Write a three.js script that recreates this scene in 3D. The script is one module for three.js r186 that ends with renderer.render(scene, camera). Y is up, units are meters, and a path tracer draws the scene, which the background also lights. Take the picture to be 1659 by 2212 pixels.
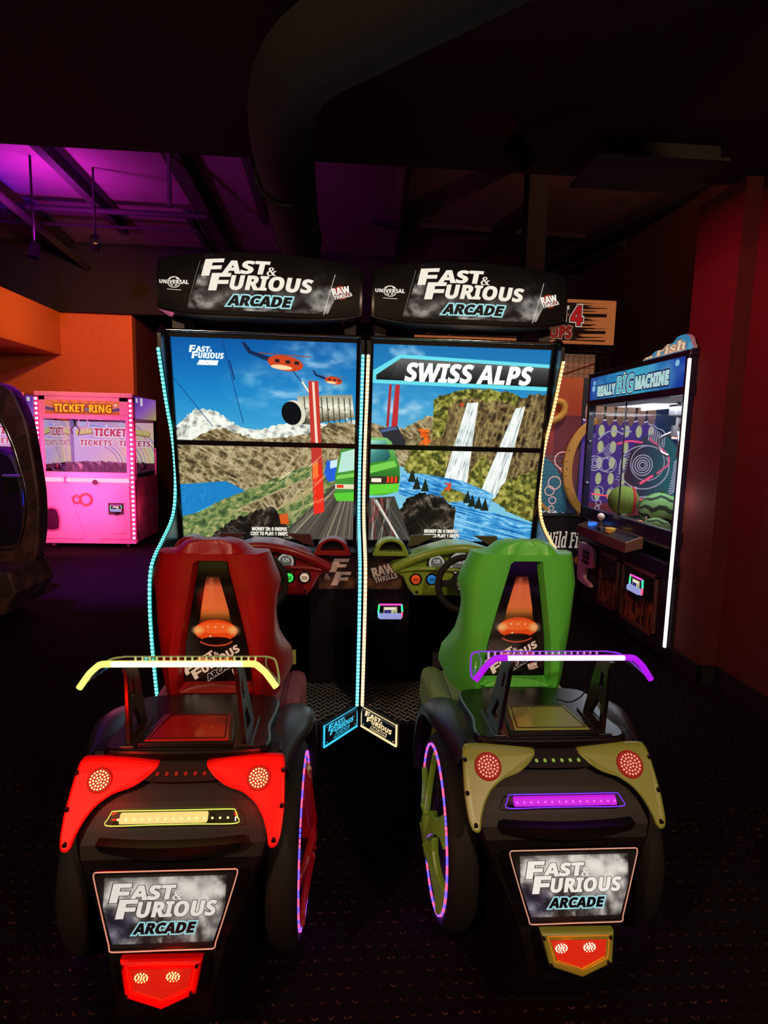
import * as THREE from 'three';
import { RoundedBoxGeometry } from 'three/addons/geometries/RoundedBoxGeometry.js';
import { mergeGeometries, mergeVertices, toCreasedNormals } from 'three/addons/utils/BufferGeometryUtils.js';
import { RectAreaLightUniformsLib } from 'three/addons/lights/RectAreaLightUniformsLib.js';

// ---------------------------------------------------------------- camera, light levels, exposure
const scene = new THREE.Scene();
scene.background = new THREE.Color(0x000000);
const D2R = Math.PI / 180;
const EYE = 1.58;
const camera = new THREE.PerspectiveCamera(2 * Math.atan(1106 / 1260) / D2R, 1659 / 2212, 0.05, 60);
camera.position.set(0, EYE, 0);
camera.rotation.order = 'YXZ';
camera.rotation.set(-7.2 * D2R, -4.03 * D2R, 1.4 * D2R);
const renderer = new THREE.WebGLRenderer({ antialias: true });
renderer.toneMapping = THREE.LinearToneMapping;
renderer.toneMappingExposure = 1.0;
renderer.shadowMap.enabled = true;
RectAreaLightUniformsLib.init();
const LV = {                                                   // light levels, all in one place
  unseenCeiling: 16, screen: 0.6, warm: 24, purple: 27, violet: 170, magenta: 9, amber: 14, pink: 5, brake: 0.12, claw: 11, kiosk: 22,
};
const GLOW = { screen: 1.2, print: 1.05, strip: 3.2, wing: 2.4 };

// ---------------------------------------------------------------- helpers
let seedV = 12345;
const rnd = () => { seedV = (seedV * 1664525 + 1013904223) >>> 0; return seedV / 4294967296; };
const rr = (a, b) => a + (b - a) * rnd();
const counts = {};
function numbered(name) { const n = counts[name] || 0; counts[name] = n + 1; return n ? name + '_' + String(n).padStart(3, '0') : name; }
function thing(name, label, category, pos = [0, 0, 0], turn = 0, group) {
  const o = new THREE.Group(); o.name = numbered(name); o.position.set(...pos); o.rotation.y = turn;
  o.userData = { label, category }; if (group) o.userData.group = group;
  scene.add(o); return o;
}
function tag(o, label, category, group) { o.userData = { ...o.userData, label, category }; if (group) o.userData.group = group; return o; }
function mesh(name, geo, mat, parent = scene) {
  if (Array.isArray(geo)) geo = merge(geo);
  const m = new THREE.Mesh(geo, mat); m.name = parent === scene ? numbered(name) : name; m.castShadow = true; m.receiveShadow = true; parent.add(m); return m;
}
function struct(name, geo, mat) { const m = mesh(name, geo, mat); m.userData.kind = 'structure'; return m; }
function stuff(m) { m.userData.kind = 'stuff'; return m; }
function merge(list) {
  return mergeGeometries(list.map((g) => {
    const q = g.index ? g.toNonIndexed() : g;
    for (const k of Object.keys(q.attributes)) if (!['position', 'normal', 'uv'].includes(k)) q.deleteAttribute(k);
    return q;
  }));
}
function box(w, h, d, x = 0, y = 0, z = 0, r = 0) { const g = r > 0 ? new RoundedBoxGeometry(w, h, d, 2, Math.min(r, w / 2.01, h / 2.01, d / 2.01)) : new THREE.BoxGeometry(w, h, d); return g.translate(x, y, z); }
function span(x0, x1, y0, y1, z0, z1, r = 0) { return box(Math.abs(x1 - x0), Math.abs(y1 - y0), Math.abs(z1 - z0), (x0 + x1) / 2, (y0 + y1) / 2, (z0 + z1) / 2, r); }
const V = (a) => new THREE.Vector3(...a);
function tube(pts, r, seg = 40, rad = 8, closed = false, tension = 0.5) { return new THREE.TubeGeometry(new THREE.CatmullRomCurve3(pts.map(V), closed, 'catmullrom', tension), seg, r, rad, closed); }
function rod(a, b, r, rad = 10) { return new THREE.TubeGeometry(new THREE.LineCurve3(V(a), V(b)), 1, r, rad, false); }
function bar(a, b, w, h) {                                     // a rectangular bar from a to b
  const A = V(a), B = V(b), g = new THREE.BoxGeometry(w, h, A.distanceTo(B)), o = new THREE.Object3D();
  o.position.copy(A).lerp(B, 0.5); o.lookAt(B); o.updateMatrix(); return g.applyMatrix4(o.matrix);
}
function cyl(r, h, x, y, z, axis = 'y', seg = 28, r2 = r) { const g = new THREE.CylinderGeometry(r2, r, h, seg); if (axis === 'z') g.rotateX(Math.PI / 2); if (axis === 'x') g.rotateZ(-Math.PI / 2); return g.translate(x, y, z); }
function shapeOf(pts) { const s = new THREE.Shape(); pts.forEach((p, i) => (i ? s.lineTo(p[0], p[1]) : s.moveTo(p[0], p[1]))); s.closePath(); return s; }
function smooth(pts, n = 60, closed = true) { return new THREE.CatmullRomCurve3(pts.map((p) => new THREE.Vector3(p[0], p[1], 0)), closed, 'catmullrom', 0.35).getSpacedPoints(n).map((p) => [p.x, p.y]).slice(0, closed ? n : n + 1); }
function extr(pts, depth, bevel = 0, holes = []) {             // outline in x,y, thickness along +z from 0
  const s = Array.isArray(pts) ? shapeOf(pts) : pts;
  for (const h of holes) { const p = new THREE.Path(); h.forEach((q, i) => (i ? p.lineTo(q[0], q[1]) : p.moveTo(q[0], q[1]))); s.holes.push(p); }
  const b = Math.min(bevel, depth / 2.2);
  const g = new THREE.ExtrudeGeometry(s, { depth: depth - 2 * b, bevelEnabled: b > 0, bevelSize: b, bevelThickness: b, bevelOffset: -b, bevelSegments: 2, curveSegments: 20 });
  return g.translate(0, 0, b);
}
function side(pts, x0, x1, bevel = 0, holes = []) {            // outline in [z, y], extruded along x
  return extr(pts.map(([z, y]) => [-z, y]), x1 - x0, bevel, holes.map((h) => h.map(([z, y]) => [-z, y]))).rotateY(Math.PI / 2).translate(x0, 0, 0);
}
function mirrorX(g) { const q = g.clone().scale(-1, 1, 1); if (q.index) { const a = q.index.array; for (let i = 0; i < a.length; i += 3) { const t = a[i]; a[i] = a[i + 1]; a[i + 1] = t; } } else for (const k of Object.keys(q.attributes)) { const A = q.attributes[k], n = A.itemSize, r = A.array; for (let i = 0; i < A.count; i += 3) for (let j = 0; j < n; j++) { const t = r[i * n + j]; r[i * n + j] = r[(i + 1) * n + j]; r[(i + 1) * n + j] = t; } } return q; }
function bend(g, f) { const p = g.attributes.position, v = new THREE.Vector3(); for (let i = 0; i < p.count; i++) { v.fromBufferAttribute(p, i); f(v); p.setXYZ(i, v.x, v.y, v.z); } g.computeVertexNormals(); return g; }
function grid(nu, nv, f, uvf) {                                // a surface from f(u, v) -> [x, y, z]
  const pos = [], uv = [], idx = [];
  for (let j = 0; j <= nv; j++) for (let i = 0; i <= nu; i++) { pos.push(...f(i / nu, j / nv)); uv.push(...(uvf ? uvf(i / nu, j / nv) : [i / nu, j / nv])); }
  for (let j = 0; j < nv; j++) for (let i = 0; i < nu; i++) { const a = j * (nu + 1) + i, b = a + 1, c = a + nu + 1, d = c + 1; idx.push(a, b, d, a, d, c); }
  const g = new THREE.BufferGeometry(); g.setAttribute('position', new THREE.Float32BufferAttribute(pos, 3)); g.setAttribute('uv', new THREE.Float32BufferAttribute(uv, 2)); g.setIndex(idx); g.computeVertexNormals(); return g;
}
function uvFit(g, x0, x1, y0, y1, ax = 'x', flip = false) {    // uv from the object's own extent
  const p = g.attributes.position, u = new Float32Array(p.count * 2);
  for (let i = 0; i < p.count; i++) { const a = ax === 'x' ? p.getX(i) : p.getZ(i); let s = (a - x0) / (x1 - x0); if (flip) s = 1 - s; u[2 * i] = s; u[2 * i + 1] = (p.getY(i) - y0) / (y1 - y0); }
  g.setAttribute('uv', new THREE.BufferAttribute(u, 2)); return g;
}
const lerp = (a, b, t) => a + (b - a) * t;
function table(rows, x) { for (let i = 1; i < rows.length; i++) if (x <= rows[i][0]) { const t = (x - rows[i - 1][0]) / (rows[i][0] - rows[i - 1][0]); return lerp(rows[i - 1][1], rows[i][1], Math.max(0, t)); } return rows[rows.length - 1][1]; }
function lamp(l, x, y, z, parent = scene) { l.position.set(x, y, z); l.castShadow = true; parent.add(l); return l; }

// ---------------------------------------------------------------- materials
const std = (color, roughness = 0.6, metalness = 0, extra = {}) => new THREE.MeshStandardMaterial({ color, roughness, metalness, side: THREE.DoubleSide, ...extra });
const phys = (color, roughness, extra = {}) => new THREE.MeshPhysicalMaterial({ color, roughness, side: THREE.DoubleSide, ...extra });
const glow = (color, k = 1) => { const c = new THREE.Color(color); return new THREE.MeshStandardMaterial({ color: 0x0a0a0a, emissive: c, emissiveIntensity: k, roughness: 0.6 }); };
function canvasTex(w, h, draw, srgb = true) {
  const c = document.createElement('canvas'); c.width = w; c.height = h; const x = c.getContext('2d'); draw(x, w, h);
  const t = new THREE.CanvasTexture(c); if (srgb) t.colorSpace = THREE.SRGBColorSpace; t.magFilter = THREE.LinearFilter; return t;
}
const printed = (map, emit = 0, rough = 0.4, extra = {}) => new THREE.MeshStandardMaterial({ map, roughness: rough, ...(emit ? { emissive: 0xffffff, emissiveMap: map, emissiveIntensity: emit } : {}), ...extra });  // emit gives a print a glow of its own to brighten it
const lit = (map, k = 1, rough = 0.5) => new THREE.MeshPhysicalMaterial({ color: 0x020202, specularIntensity: 0.35, emissive: 0xffffff, emissiveMap: map, emissiveIntensity: k, roughness: rough });
const M = {
  black: std(0x140707, 0.45), gloss: phys(0x0c0809, 0.3, { clearcoat: 0.35, clearcoatRoughness: 0.25 }), satin: phys(0x0b0606, 0.5, { specularIntensity: 0.6 }), matte: std(0x0a0808, 0.9),
  fender: phys(0x1a141c, 0.45, { clearcoat: 0.4, clearcoatRoughness: 0.35 }), rubber: std(0x0c0b0b, 0.75), steel: std(0x8d8d90, 0.35, 0.9), chrome: std(0xc8c8c8, 0.12, 1), white: std(0xd8d4cc, 0.5), dark: std(0x17100f, 0.8),  // fender tint holds a purple-grey sheen of reflected light
  glass: new THREE.MeshPhysicalMaterial({ color: 0xffffff, roughness: 0.02, transmission: 1, thickness: 0, ior: 1.45, side: THREE.DoubleSide }),
  acrylic: new THREE.MeshPhysicalMaterial({ color: 0xf4fff4, roughness: 0.03, transmission: 1, thickness: 0, ior: 1.49, side: THREE.DoubleSide }),
};

// ---------------------------------------------------------------- lettering
function fit(x, text, bx, by, bw, bh, o = {}) {                // lettering stretched to fill a box, leaning if asked
  x.save();
  x.font = (o.weight ?? 'bold') + ' 100px ' + (o.font ?? 'sans-serif');
  const m = x.measureText(text), w = m.actualBoundingBoxLeft + m.actualBoundingBoxRight, h = m.actualBoundingBoxAscent + m.actualBoundingBoxDescent, k = o.skew ?? 0;
  const sx = (bw - Math.abs(k) * bh) / w, sy = bh / h;
  x.translate(bx, by + bh); if (o.turn) x.rotate(o.turn); x.transform(1, 0, -k, 1, 0, 0); x.scale(sx, sy);
  const ox = m.actualBoundingBoxLeft, oy = -m.actualBoundingBoxDescent;
  x.lineJoin = o.join ?? 'miter'; x.miterLimit = 3;
  for (const [c, lw] of o.strokes ?? []) { x.strokeStyle = c; x.lineWidth = lw / Math.min(sx, sy); x.strokeText(text, ox, oy); }
  if (o.fill) { x.fillStyle = o.fill; x.fillText(text, ox, oy); }
  x.restore();
}
function ffLogo(x, bx, by, w, h, o = {}) {                     // the two-line race game logo with the word below
  const f = o.fill ?? '#efe6d6', e = o.edge ?? null, P = (t, a, b, c, d, k = 0.2) => fit(x, t, bx + a * w, by + b * h, c * w, d * h, { skew: k, fill: f, strokes: [...(e ? [[e, h * 0.045]] : []), [f, h * 0.022]] });
  P('F', 0.0, 0.0, 0.19, 0.35); P('AST', 0.185, 0.045, 0.42, 0.27);
  fit(x, '&', bx + 0.575 * w, by + 0.16 * h, 0.1 * w, 0.18 * h, { font: 'serif', fill: f, skew: 0.15 });
  P('F', 0.065, 0.315, 0.19, 0.35); P('URIOUS', 0.245, 0.36, 0.755, 0.29);
  if (o.word !== false) fit(x, 'ARCADE', bx + 0.23 * w, by + 0.77 * h, 0.58 * w, 0.2 * h, { skew: 0.3, fill: o.wordFill ?? '#0a0a0c', strokes: [[o.wordEdge ?? '#9fdce0', h * 0.075], [o.wordFill ?? '#0a0a0c', h * 0.02]] });
}
function rawLogo(x, cx, cy, s, red = '#e03a20', ink = '#f1e8dc', edge = '#221512') {
  x.save(); x.translate(cx, cy);
  x.strokeStyle = red; x.lineWidth = s * 0.16; x.beginPath(); x.arc(0, 0, s * 0.62, 0, 7); x.stroke();
  x.lineWidth = s * 0.06; for (let i = 0; i < 14; i++) { const a = i * 0.45 + 0.2; x.beginPath(); x.arc(Math.cos(a) * s * 0.66, Math.sin(a) * s * 0.66, s * 0.1, 0, 7); x.stroke(); }
  x.fillStyle = red; x.beginPath(); x.arc(0, 0, s * 0.5, 0, 7); x.fill();
  x.rotate(-0.28);
  fit(x, 'RAW', -s * 0.82, -s * 0.6, s * 1.64, s * 0.74, { fill: ink, strokes: [[edge, s * 0.12], [ink, s * 0.05]] });
  fit(x, 'THRILLS', -s * 0.82, s * 0.2, s * 1.7, s * 0.4, { fill: ink, strokes: [[edge, s * 0.1], [ink, s * 0.02]] });
  x.restore();
}
function blobs(x, n, x0, y0, w, h, r0, r1, cols, a = 1) { for (let i = 0; i < n; i++) { x.globalAlpha = a * rr(0.4, 1); x.fillStyle = cols[(rnd() * cols.length) | 0]; x.beginPath(); x.ellipse(x0 + rnd() * w, y0 + rnd() * h, rr(r0, r1), rr(r0, r1) * 0.7, rnd() * 3, 0, 7); x.fill(); } x.globalAlpha = 1; }
function smoke(x, n, x0, y0, w, h, r0, r1, col) { for (let i = 0; i < n; i++) { const cx = x0 + rnd() * w, cy = y0 + rnd() * h, r = rr(r0, r1), g = x.createRadialGradient(cx, cy, 0, cx, cy, r); g.addColorStop(0, col); g.addColorStop(1, col.replace(/[\d.]+\)$/, '0)')); x.fillStyle = g; x.fillRect(cx - r, cy - r, 2 * r, 2 * r); } }
function poly(x, pts, fill, W = 1, H = 1) { x.beginPath(); pts.forEach(([a, b], i) => (i ? x.lineTo(a * W, b * H) : x.moveTo(a * W, b * H))); x.closePath(); if (fill) { x.fillStyle = fill; x.fill(); } }
function clipped(x, pts, W, H, f) { x.save(); poly(x, pts, null, W, H); x.clip(); f(); x.restore(); }

function fbmCanvas(stops, sx, sy, ridge, seed) {               // a natural-looking patch for the game pictures
  const n = 512, c = document.createElement('canvas'); c.width = c.height = n; const x = c.getContext('2d'), im = x.createImageData(n, n);
  const h = (i, j) => { let t = (i * 374761393 + j * 668265263 + seed * 1442695041) | 0; t = Math.imul(t ^ (t >>> 13), 1274126177); return ((t ^ (t >>> 16)) >>> 0) / 4294967296; };
  const vn = (a, b) => { const i = Math.floor(a), j = Math.floor(b), u = a - i, v = b - j, p = u * u * (3 - 2 * u), q = v * v * (3 - 2 * v); return lerp(lerp(h(i, j), h(i + 1, j), p), lerp(h(i, j + 1), h(i + 1, j + 1), p), q); };
  const cols = stops.map((q) => new THREE.Color(q));
  for (let j = 0; j < n; j++) for (let i = 0; i < n; i++) { let f = 0, a = 0.5, s = 1; for (let k = 0; k < 6; k++) { let q = vn(i / sx * s + k * 17, j / sy * s + k * 31); if (ridge) q = 1 - Math.abs(2 * q - 1); f += a * q; a *= 0.56; s *= 2; } f = Math.min(0.999, Math.max(0, (f - 0.3) / (ridge ? 0.85 : 0.62))); const t = f * (cols.length - 1), m = Math.floor(t), A = cols[m], B = cols[m + 1]; const o = (j * n + i) * 4; const g = (q) => Math.round(255 * Math.pow(Math.max(0, q), 1 / 2.2)); im.data[o] = g(lerp(A.r, B.r, t - m)); im.data[o + 1] = g(lerp(A.g, B.g, t - m)); im.data[o + 2] = g(lerp(A.b, B.b, t - m)); im.data[o + 3] = 255; }
  x.putImageData(im, 0, 0); return c;
}
const SMOKE = fbmCanvas(['#050303', '#171212', '#4a4441', '#b8b0a8', '#f0e8de'], 110, 80, false, 21);
const SOFT = (() => { const c = document.createElement('canvas'); c.width = c.height = 512; const x = c.getContext('2d'); x.drawImage(SMOKE, 0, 0); x.globalCompositeOperation = 'destination-in'; const g = x.createRadialGradient(256, 256, 60, 256, 256, 255); g.addColorStop(0, 'rgba(0,0,0,1)'); g.addColorStop(1, 'rgba(0,0,0,0)'); x.fillStyle = g; x.fillRect(0, 0, 512, 512); return c; })();
const texMarquee = canvasTex(1024, 340, (x, W, H) => {
  x.fillStyle = '#080505'; x.fillRect(0, 0, W, H);
  clipped(x, [[0.235, 0], [0.97, 0], [0.83, 1], [0.14, 1]], W, H, () => {
    x.globalAlpha = 0.75; x.drawImage(SOFT, 40, 60, 420, 360); x.drawImage(SOFT, 260, 70, 480, 400); x.drawImage(SOFT, 600, 20, 460, 420); x.drawImage(SOFT, 80, -60, 300, 360); x.globalAlpha = 1; smoke(x, 50, 200, -20, 720, 170, 40, 110, 'rgba(8,5,5,0.33)'); smoke(x, 30, 260, 90, 500, 160, 40, 100, 'rgba(8,5,5,0.28)');
    smoke(x, 60, 120, H * 0.55, W * 0.75, H * 0.4, 14, 50, 'rgba(225,220,212,0.2)');
    smoke(x, 40, 130, H * 0.2, 110, H * 0.7, 8, 30, 'rgba(225,220,212,0.22)');
    smoke(x, 40, 780, H * 0.5, 110, H * 0.5, 10, 40, 'rgba(225,220,212,0.25)');
    smoke(x, 50, 150, H * 0.1, W * 0.7, H * 0.8, 10, 40, 'rgba(8,5,5,0.25)');
  });
  x.fillStyle = '#080505'; x.fillRect(0, H * 0.93, W, H * 0.07);
  x.strokeStyle = '#d8d0c4'; x.lineWidth = 3; x.beginPath(); x.moveTo(895, 80); x.lineTo(838, 325); x.stroke(); x.beginPath(); x.moveTo(212, 40); x.lineTo(150, 310); x.globalAlpha = 0.5; x.stroke(); x.globalAlpha = 1;
  ffLogo(x, 225, 34, 560, 262);
  x.fillStyle = '#e8dfd0'; x.beginPath(); x.arc(80, 166, 36, 0, 7); x.fill(); x.fillStyle = '#0b0707';
  poly(x, [[66, 140], [88, 136], [96, 150], [82, 160], [90, 178], [80, 196], [70, 176], [58, 160]], '#0b0707');
  x.beginPath(); x.arc(80, 166, 28, 0.3, 2.9); x.lineWidth = 5; x.strokeStyle = '#0b0707'; x.stroke();
  fit(x, 'UNIVERSAL', 4, 152, 152, 25, { fill: '#efe6d8', strokes: [['#0b0707', 7], ['#efe6d8', 1]] }); x.fillStyle = '#cfc7ba'; x.fillRect(44, 211, 74, 4);
  rawLogo(x, 928, 190, 56);
});
const texPlate = canvasTex(768, 384, (x, W, H) => {
  x.fillStyle = '#18110f'; x.fillRect(0, 0, W, H);
  x.fillStyle = '#4a4543'; x.fillRect(56, 30, W - 112, H - 60);
  x.globalAlpha = 0.8; x.drawImage(SMOKE, 56, 30, 330, H - 60); x.drawImage(SMOKE, 380, -80, 332, 430); x.globalAlpha = 1; x.fillStyle = '#18110f'; x.fillRect(0, 0, W, 30);
  smoke(x, 90, 80, 40, W - 170, H * 0.4, 20, 80, 'rgba(244,236,226,0.36)'); smoke(x, 70, W * 0.62, 50, W * 0.26, H * 0.75, 20, 60, 'rgba(244,236,226,0.36)'); smoke(x, 24, 90, H * 0.5, 160, H * 0.4, 20, 50, 'rgba(244,236,226,0.2)');
  smoke(x, 60, 80, H * 0.5, W - 170, H * 0.4, 12, 60, 'rgba(30,24,26,0.35)');
  smoke(x, 30, W * 0.6, 40, W * 0.3, H * 0.7, 14, 50, 'rgba(240,232,222,0.35)');
  smoke(x, 16, 60, H * 0.45, 160, H * 0.5, 20, 60, 'rgba(34,26,60,0.4)');
  x.strokeStyle = 'rgba(24,17,15,0.8)'; x.lineWidth = 40; x.strokeRect(40, 12, W - 80, H - 26);
  ffLogo(x, 95, 62, 570, 250, { edge: '#3a332f', fill: '#f2eae0' });
});
function carArt(x, W, H) {                                     // an orange sports car seen from the front, blurred by speed
  x.fillStyle = '#0c0706'; x.fillRect(0, 0, W, H);
  smoke(x, 30, 0, H * 0.6, W, H * 0.4, 30, 110, 'rgba(80,50,30,0.25)');
  const g = x.createLinearGradient(0, H * 0.1, 0, H * 0.5); g.addColorStop(0, 'rgba(150,60,40,0.2)'); g.addColorStop(0.25, '#e07048'); g.addColorStop(0.7, '#e88248'); g.addColorStop(1, '#9a4a1c');
  poly(x, [[0.4, 0.12], [0.58, 0.12], [0.7, 0.4], [0.72, 0.5], [0.28, 0.5], [0.3, 0.4]], g, W, H);
  x.globalAlpha = 0.4; poly(x, [[0.44, 0.13], [0.5, 0.13], [0.5, 0.36], [0.4, 0.36]], '#e88a60', W, H); x.globalAlpha = 1;
  const w = x.createLinearGradient(0, H * 0.41, 0, H * 0.5); w.addColorStop(0, '#d58a3c'); w.addColorStop(1, '#3a2010');
  poly(x, [[0.33, 0.41], [0.68, 0.41], [0.74, 0.5], [0.26, 0.5]], w, W, H);
  x.fillStyle = '#f0561c'; x.beginPath(); x.ellipse(W * 0.5, H * 0.57, W * 0.31, H * 0.095, 0, 0, 7); x.fill();
  x.fillStyle = '#ff7a30'; x.beginPath(); x.ellipse(W * 0.5, H * 0.545, W * 0.27, H * 0.045, 0, 0, 7); x.fill();
  smoke(x, 3, W * 0.2, H * 0.56, 30, 14, 40, 55, 'rgba(255,220,150,0.75)'); smoke(x, 3, W * 0.73, H * 0.56, 30, 14, 40, 55, 'rgba(255,220,150,0.75)');
  x.fillStyle = '#ffe9c8'; for (const a of [0.39, 0.5, 0.61]) { x.beginPath(); x.ellipse(W * a, H * 0.535, 7, 8, 0, 0, 7); x.fill(); } x.beginPath(); x.arc(W * 0.42, H * 0.615, 9, 0, 7); x.fill();
  x.fillStyle = '#1a0b08'; x.beginPath(); x.ellipse(W * 0.5, H * 0.64, W * 0.2, H * 0.02, 0, 0, 7); x.fill();
  x.strokeStyle = '#1a0b08'; x.lineWidth = 12; x.beginPath(); x.ellipse(W * 0.5, H * 0.6, W * 0.28, H * 0.065, 0, 0.4, 2.75); x.stroke();
  x.strokeStyle = '#c45338'; x.lineWidth = 14; x.beginPath(); x.ellipse(W * 0.5, H * 0.62, W * 0.27, H * 0.075, 0, 0.5, 2.6); x.stroke();
  x.save(); x.translate(W * 0.12, H * 1.0); x.rotate(-0.62); ffLogo(x, 0, -140, 470, 214, { wordEdge: '#b8b4ae' }); x.restore();
  rawLogo(x, W * 0.8, H * 0.915, W * 0.09);
}
const texSeat = canvasTex(512, 1024, carArt);
const ART = { hill: fbmCanvas(['#2c2416', '#5a4c30', '#8a7a54', '#b5a680', '#ded6bc'], 40, 24, true, 1), snow: fbmCanvas(['#5c6266', '#a8aca4', '#d8dcd0', '#eceee4', '#f8f8f0'], 44, 30, true, 2), cliff: fbmCanvas(['#120c08', '#3a2c1a', '#6b5836', '#93804e', '#b9aa78'], 30, 52, true, 3), moss: fbmCanvas(['#2a2c10', '#55581e', '#858434', '#a9a452', '#c4be78'], 22, 22, false, 4), grass: fbmCanvas(['#34482a', '#58703c', '#7d8c50', '#a39c68', '#b8ac80'], 28, 16, false, 5), dark: fbmCanvas(['#050403', '#0c0907', '#1c1611', '#4c4236', '#c0b49e'], 60, 46, true, 6), water: fbmCanvas(['#0f4a88', '#1f70b0', '#3a94cc', '#8cc8e4', '#f0f8fa'], 120, 16, true, 7), fall: fbmCanvas(['#8a9898', '#c0cac8', '#dfe6e0', '#f2f6f0', '#ffffff'], 14, 120, true, 8) };
const jag = (pts, amp = 0.012, n = 9) => { const o = []; pts.forEach((p, i) => { const q = pts[(i + 1) % pts.length]; for (let k = 0; k < n; k++) { const t = k / n, e = k && p[0] > 0.005 && p[0] < 0.995 && p[1] < 0.995 ? 1 : 0; o.push([lerp(p[0], q[0], t) + e * rr(-amp, amp) * 0.5, lerp(p[1], q[1], t) + e * rr(-amp, amp)]); } }); return o; };
const paint = (x, pts, W, H, art, rot = 0) => clipped(x, pts, W, H, () => { x.translate(W / 2, H / 2); x.rotate(rot); x.translate(-W / 2, -H / 2); for (let j = -1; j < 3; j++) for (let i = -1; i < 3; i++) { x.save(); x.translate(i * 512 + (i & 1 ? 512 : 0), j * 512 + (j & 1 ? 512 : 0)); x.scale(i & 1 ? -1 : 1, j & 1 ? -1 : 1); x.drawImage(ART[art], 0, 0); x.restore(); } });
const rockCols = ['#6b5a3c', '#8d7a58', '#3b3023', '#b8ab90', '#544a2e', '#221b14', '#9c9468'];
const texScreenL = canvasTex(1024, 1170, (x, W, H) => {
  let g = x.createLinearGradient(0, 0, 0, H * 0.5); g.addColorStop(0, '#0a5298'); g.addColorStop(0.5, '#187cba'); g.addColorStop(1, '#4aa4cc'); x.fillStyle = g; x.fillRect(0, 0, W, H);
  x.globalCompositeOperation = 'screen'; x.globalAlpha = 0.55; x.drawImage(SOFT, 240, 60, 800, 380); x.drawImage(SOFT, 520, -60, 600, 300); x.globalAlpha = 1; x.globalCompositeOperation = 'source-over'; smoke(x, 16, W * 0.3, H * 0.16, W * 0.6, H * 0.16, 20, 60, 'rgba(190,225,235,0.18)'); smoke(x, 20, W * 0.6, 0, W * 0.4, H * 0.1, 20, 60, 'rgba(170,215,235,0.2)'); smoke(x, 12, W * 0.7, H * 0.15, W * 0.25, H * 0.12, 14, 40, 'rgba(250,240,215,0.3)');
  const snow = jag([[0, 0.42], [0.05, 0.38], [0.1, 0.34], [0.16, 0.335], [0.22, 0.345], [0.28, 0.38], [0.36, 0.42], [0.46, 0.43], [0.56, 0.405], [0.64, 0.385], [0.74, 0.40], [0.86, 0.39], [1, 0.37], [1, 0.6], [0, 0.6]], 0.007);
  poly(x, snow, '#cfd6c8', W, H);
  paint(x, snow, W, H, 'snow', 0.3);
  const hills = jag([[0, 0.5], [0.08, 0.49], [0.18, 0.44], [0.26, 0.425], [0.33, 0.45], [0.42, 0.475], [0.55, 0.47], [0.7, 0.45], [0.8, 0.42], [0.86, 0.385], [1, 0.39], [1, 0.8], [0, 0.8]], 0.006);
  poly(x, hills, '#8a7d5a', W, H);
  paint(x, hills, W, H, 'hill', 0.5);
  poly(x, [[0, 0.715], [0.08, 0.71], [0.26, 0.695], [0.37, 0.745], [0.2, 0.81], [0.06, 0.87], [0, 0.89]], '#1d78b8', W, H); blobs(x, 60, 0, H * 0.73, W * 0.2, H * 0.08, 4, 16, ['#1565a8', '#2f8cc8'], 0.4);
  const grass = jag([[0, 0.885], [0.1, 0.86], [0.24, 0.79], [0.38, 0.74], [0.55, 0.67], [0.72, 0.61], [1, 0.6], [1, 1], [0, 1]], 0.003);
  poly(x, grass, '#77864e', W, H); paint(x, grass, W, H, 'grass', -0.5);
  poly(x, [[0.3, 0.85], [0.6, 0.72], [0.75, 0.66], [0.8, 0.72], [0.5, 0.87]], '#a7966a', W, H); paint(x, [[0.32, 0.845], [0.6, 0.73], [0.74, 0.665], [0.78, 0.7], [0.5, 0.865]], W, H, 'hill', 1);
  const road = [[0.55, 1], [0.78, 0.8], [0.9, 0.68], [1, 0.62], [1, 1]]; poly(x, road, '#4d4740', W, H); clipped(x, road, W, H, () => { for (let i = 0; i < 60; i++) { const a = rr(0.4, 1.2); x.strokeStyle = ['#8a8172', '#2a2622', '#c9b88e', '#6b6457'][i % 4]; x.lineWidth = rr(2, 8); x.globalAlpha = 0.5; x.beginPath(); x.moveTo(W, H * 0.62); x.lineTo(a * W, H); x.stroke(); } x.globalAlpha = 1; });
  const dark = jag([[0.18, 0.97], [0.3, 0.9], [0.42, 0.85], [0.52, 0.83], [0.6, 0.9], [0.63, 0.97], [0.6, 1], [0.16, 1]], 0.009); poly(x, dark, '#1d1712', W, H); paint(x, dark, W, H, 'dark', 0.4);
  poly(x, [[0.56, 0.87], [0.61, 0.86], [0.62, 0.92], [0.57, 0.92]], '#c8551e', W, H);
  x.strokeStyle = '#8f8a60'; x.lineWidth = 10; x.beginPath(); x.ellipse(W * 0.66, H * 0.82, 40, 80, 0.3, 0, 7); x.stroke();
  x.strokeStyle = '#123a70'; x.lineWidth = 4; x.beginPath(); x.moveTo(W * 0.27, 0); x.lineTo(W * 0.37, H * 0.4); x.stroke(); x.lineWidth = 9; x.beginPath(); x.moveTo(W * 0.305, H * 0.1); x.lineTo(W * 0.33, H * 0.19); x.stroke(); x.lineWidth = 4; x.beginPath(); x.moveTo(0, H * 0.19); x.lineTo(W * 0.2, H * 0.42); x.stroke();
  g = x.createLinearGradient(0, H * 0.25, 0, H * 0.42); g.addColorStop(0, '#8a8a74'); g.addColorStop(0.35, '#e4e2cc'); g.addColorStop(0.7, '#6c6650'); g.addColorStop(1, '#2e2a20');
  poly(x, [[0.67, 0.26], [0.98, 0.245], [0.995, 0.36], [0.7, 0.4]], g, W, H); x.strokeStyle = '#22201a'; x.lineWidth = 5; for (let i = 0; i < 9; i++) { const a = 0.71 + i * 0.032; x.beginPath(); x.moveTo(a * W, H * 0.262); x.lineTo((a + 0.012) * W, H * 0.385); x.stroke(); }
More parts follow.
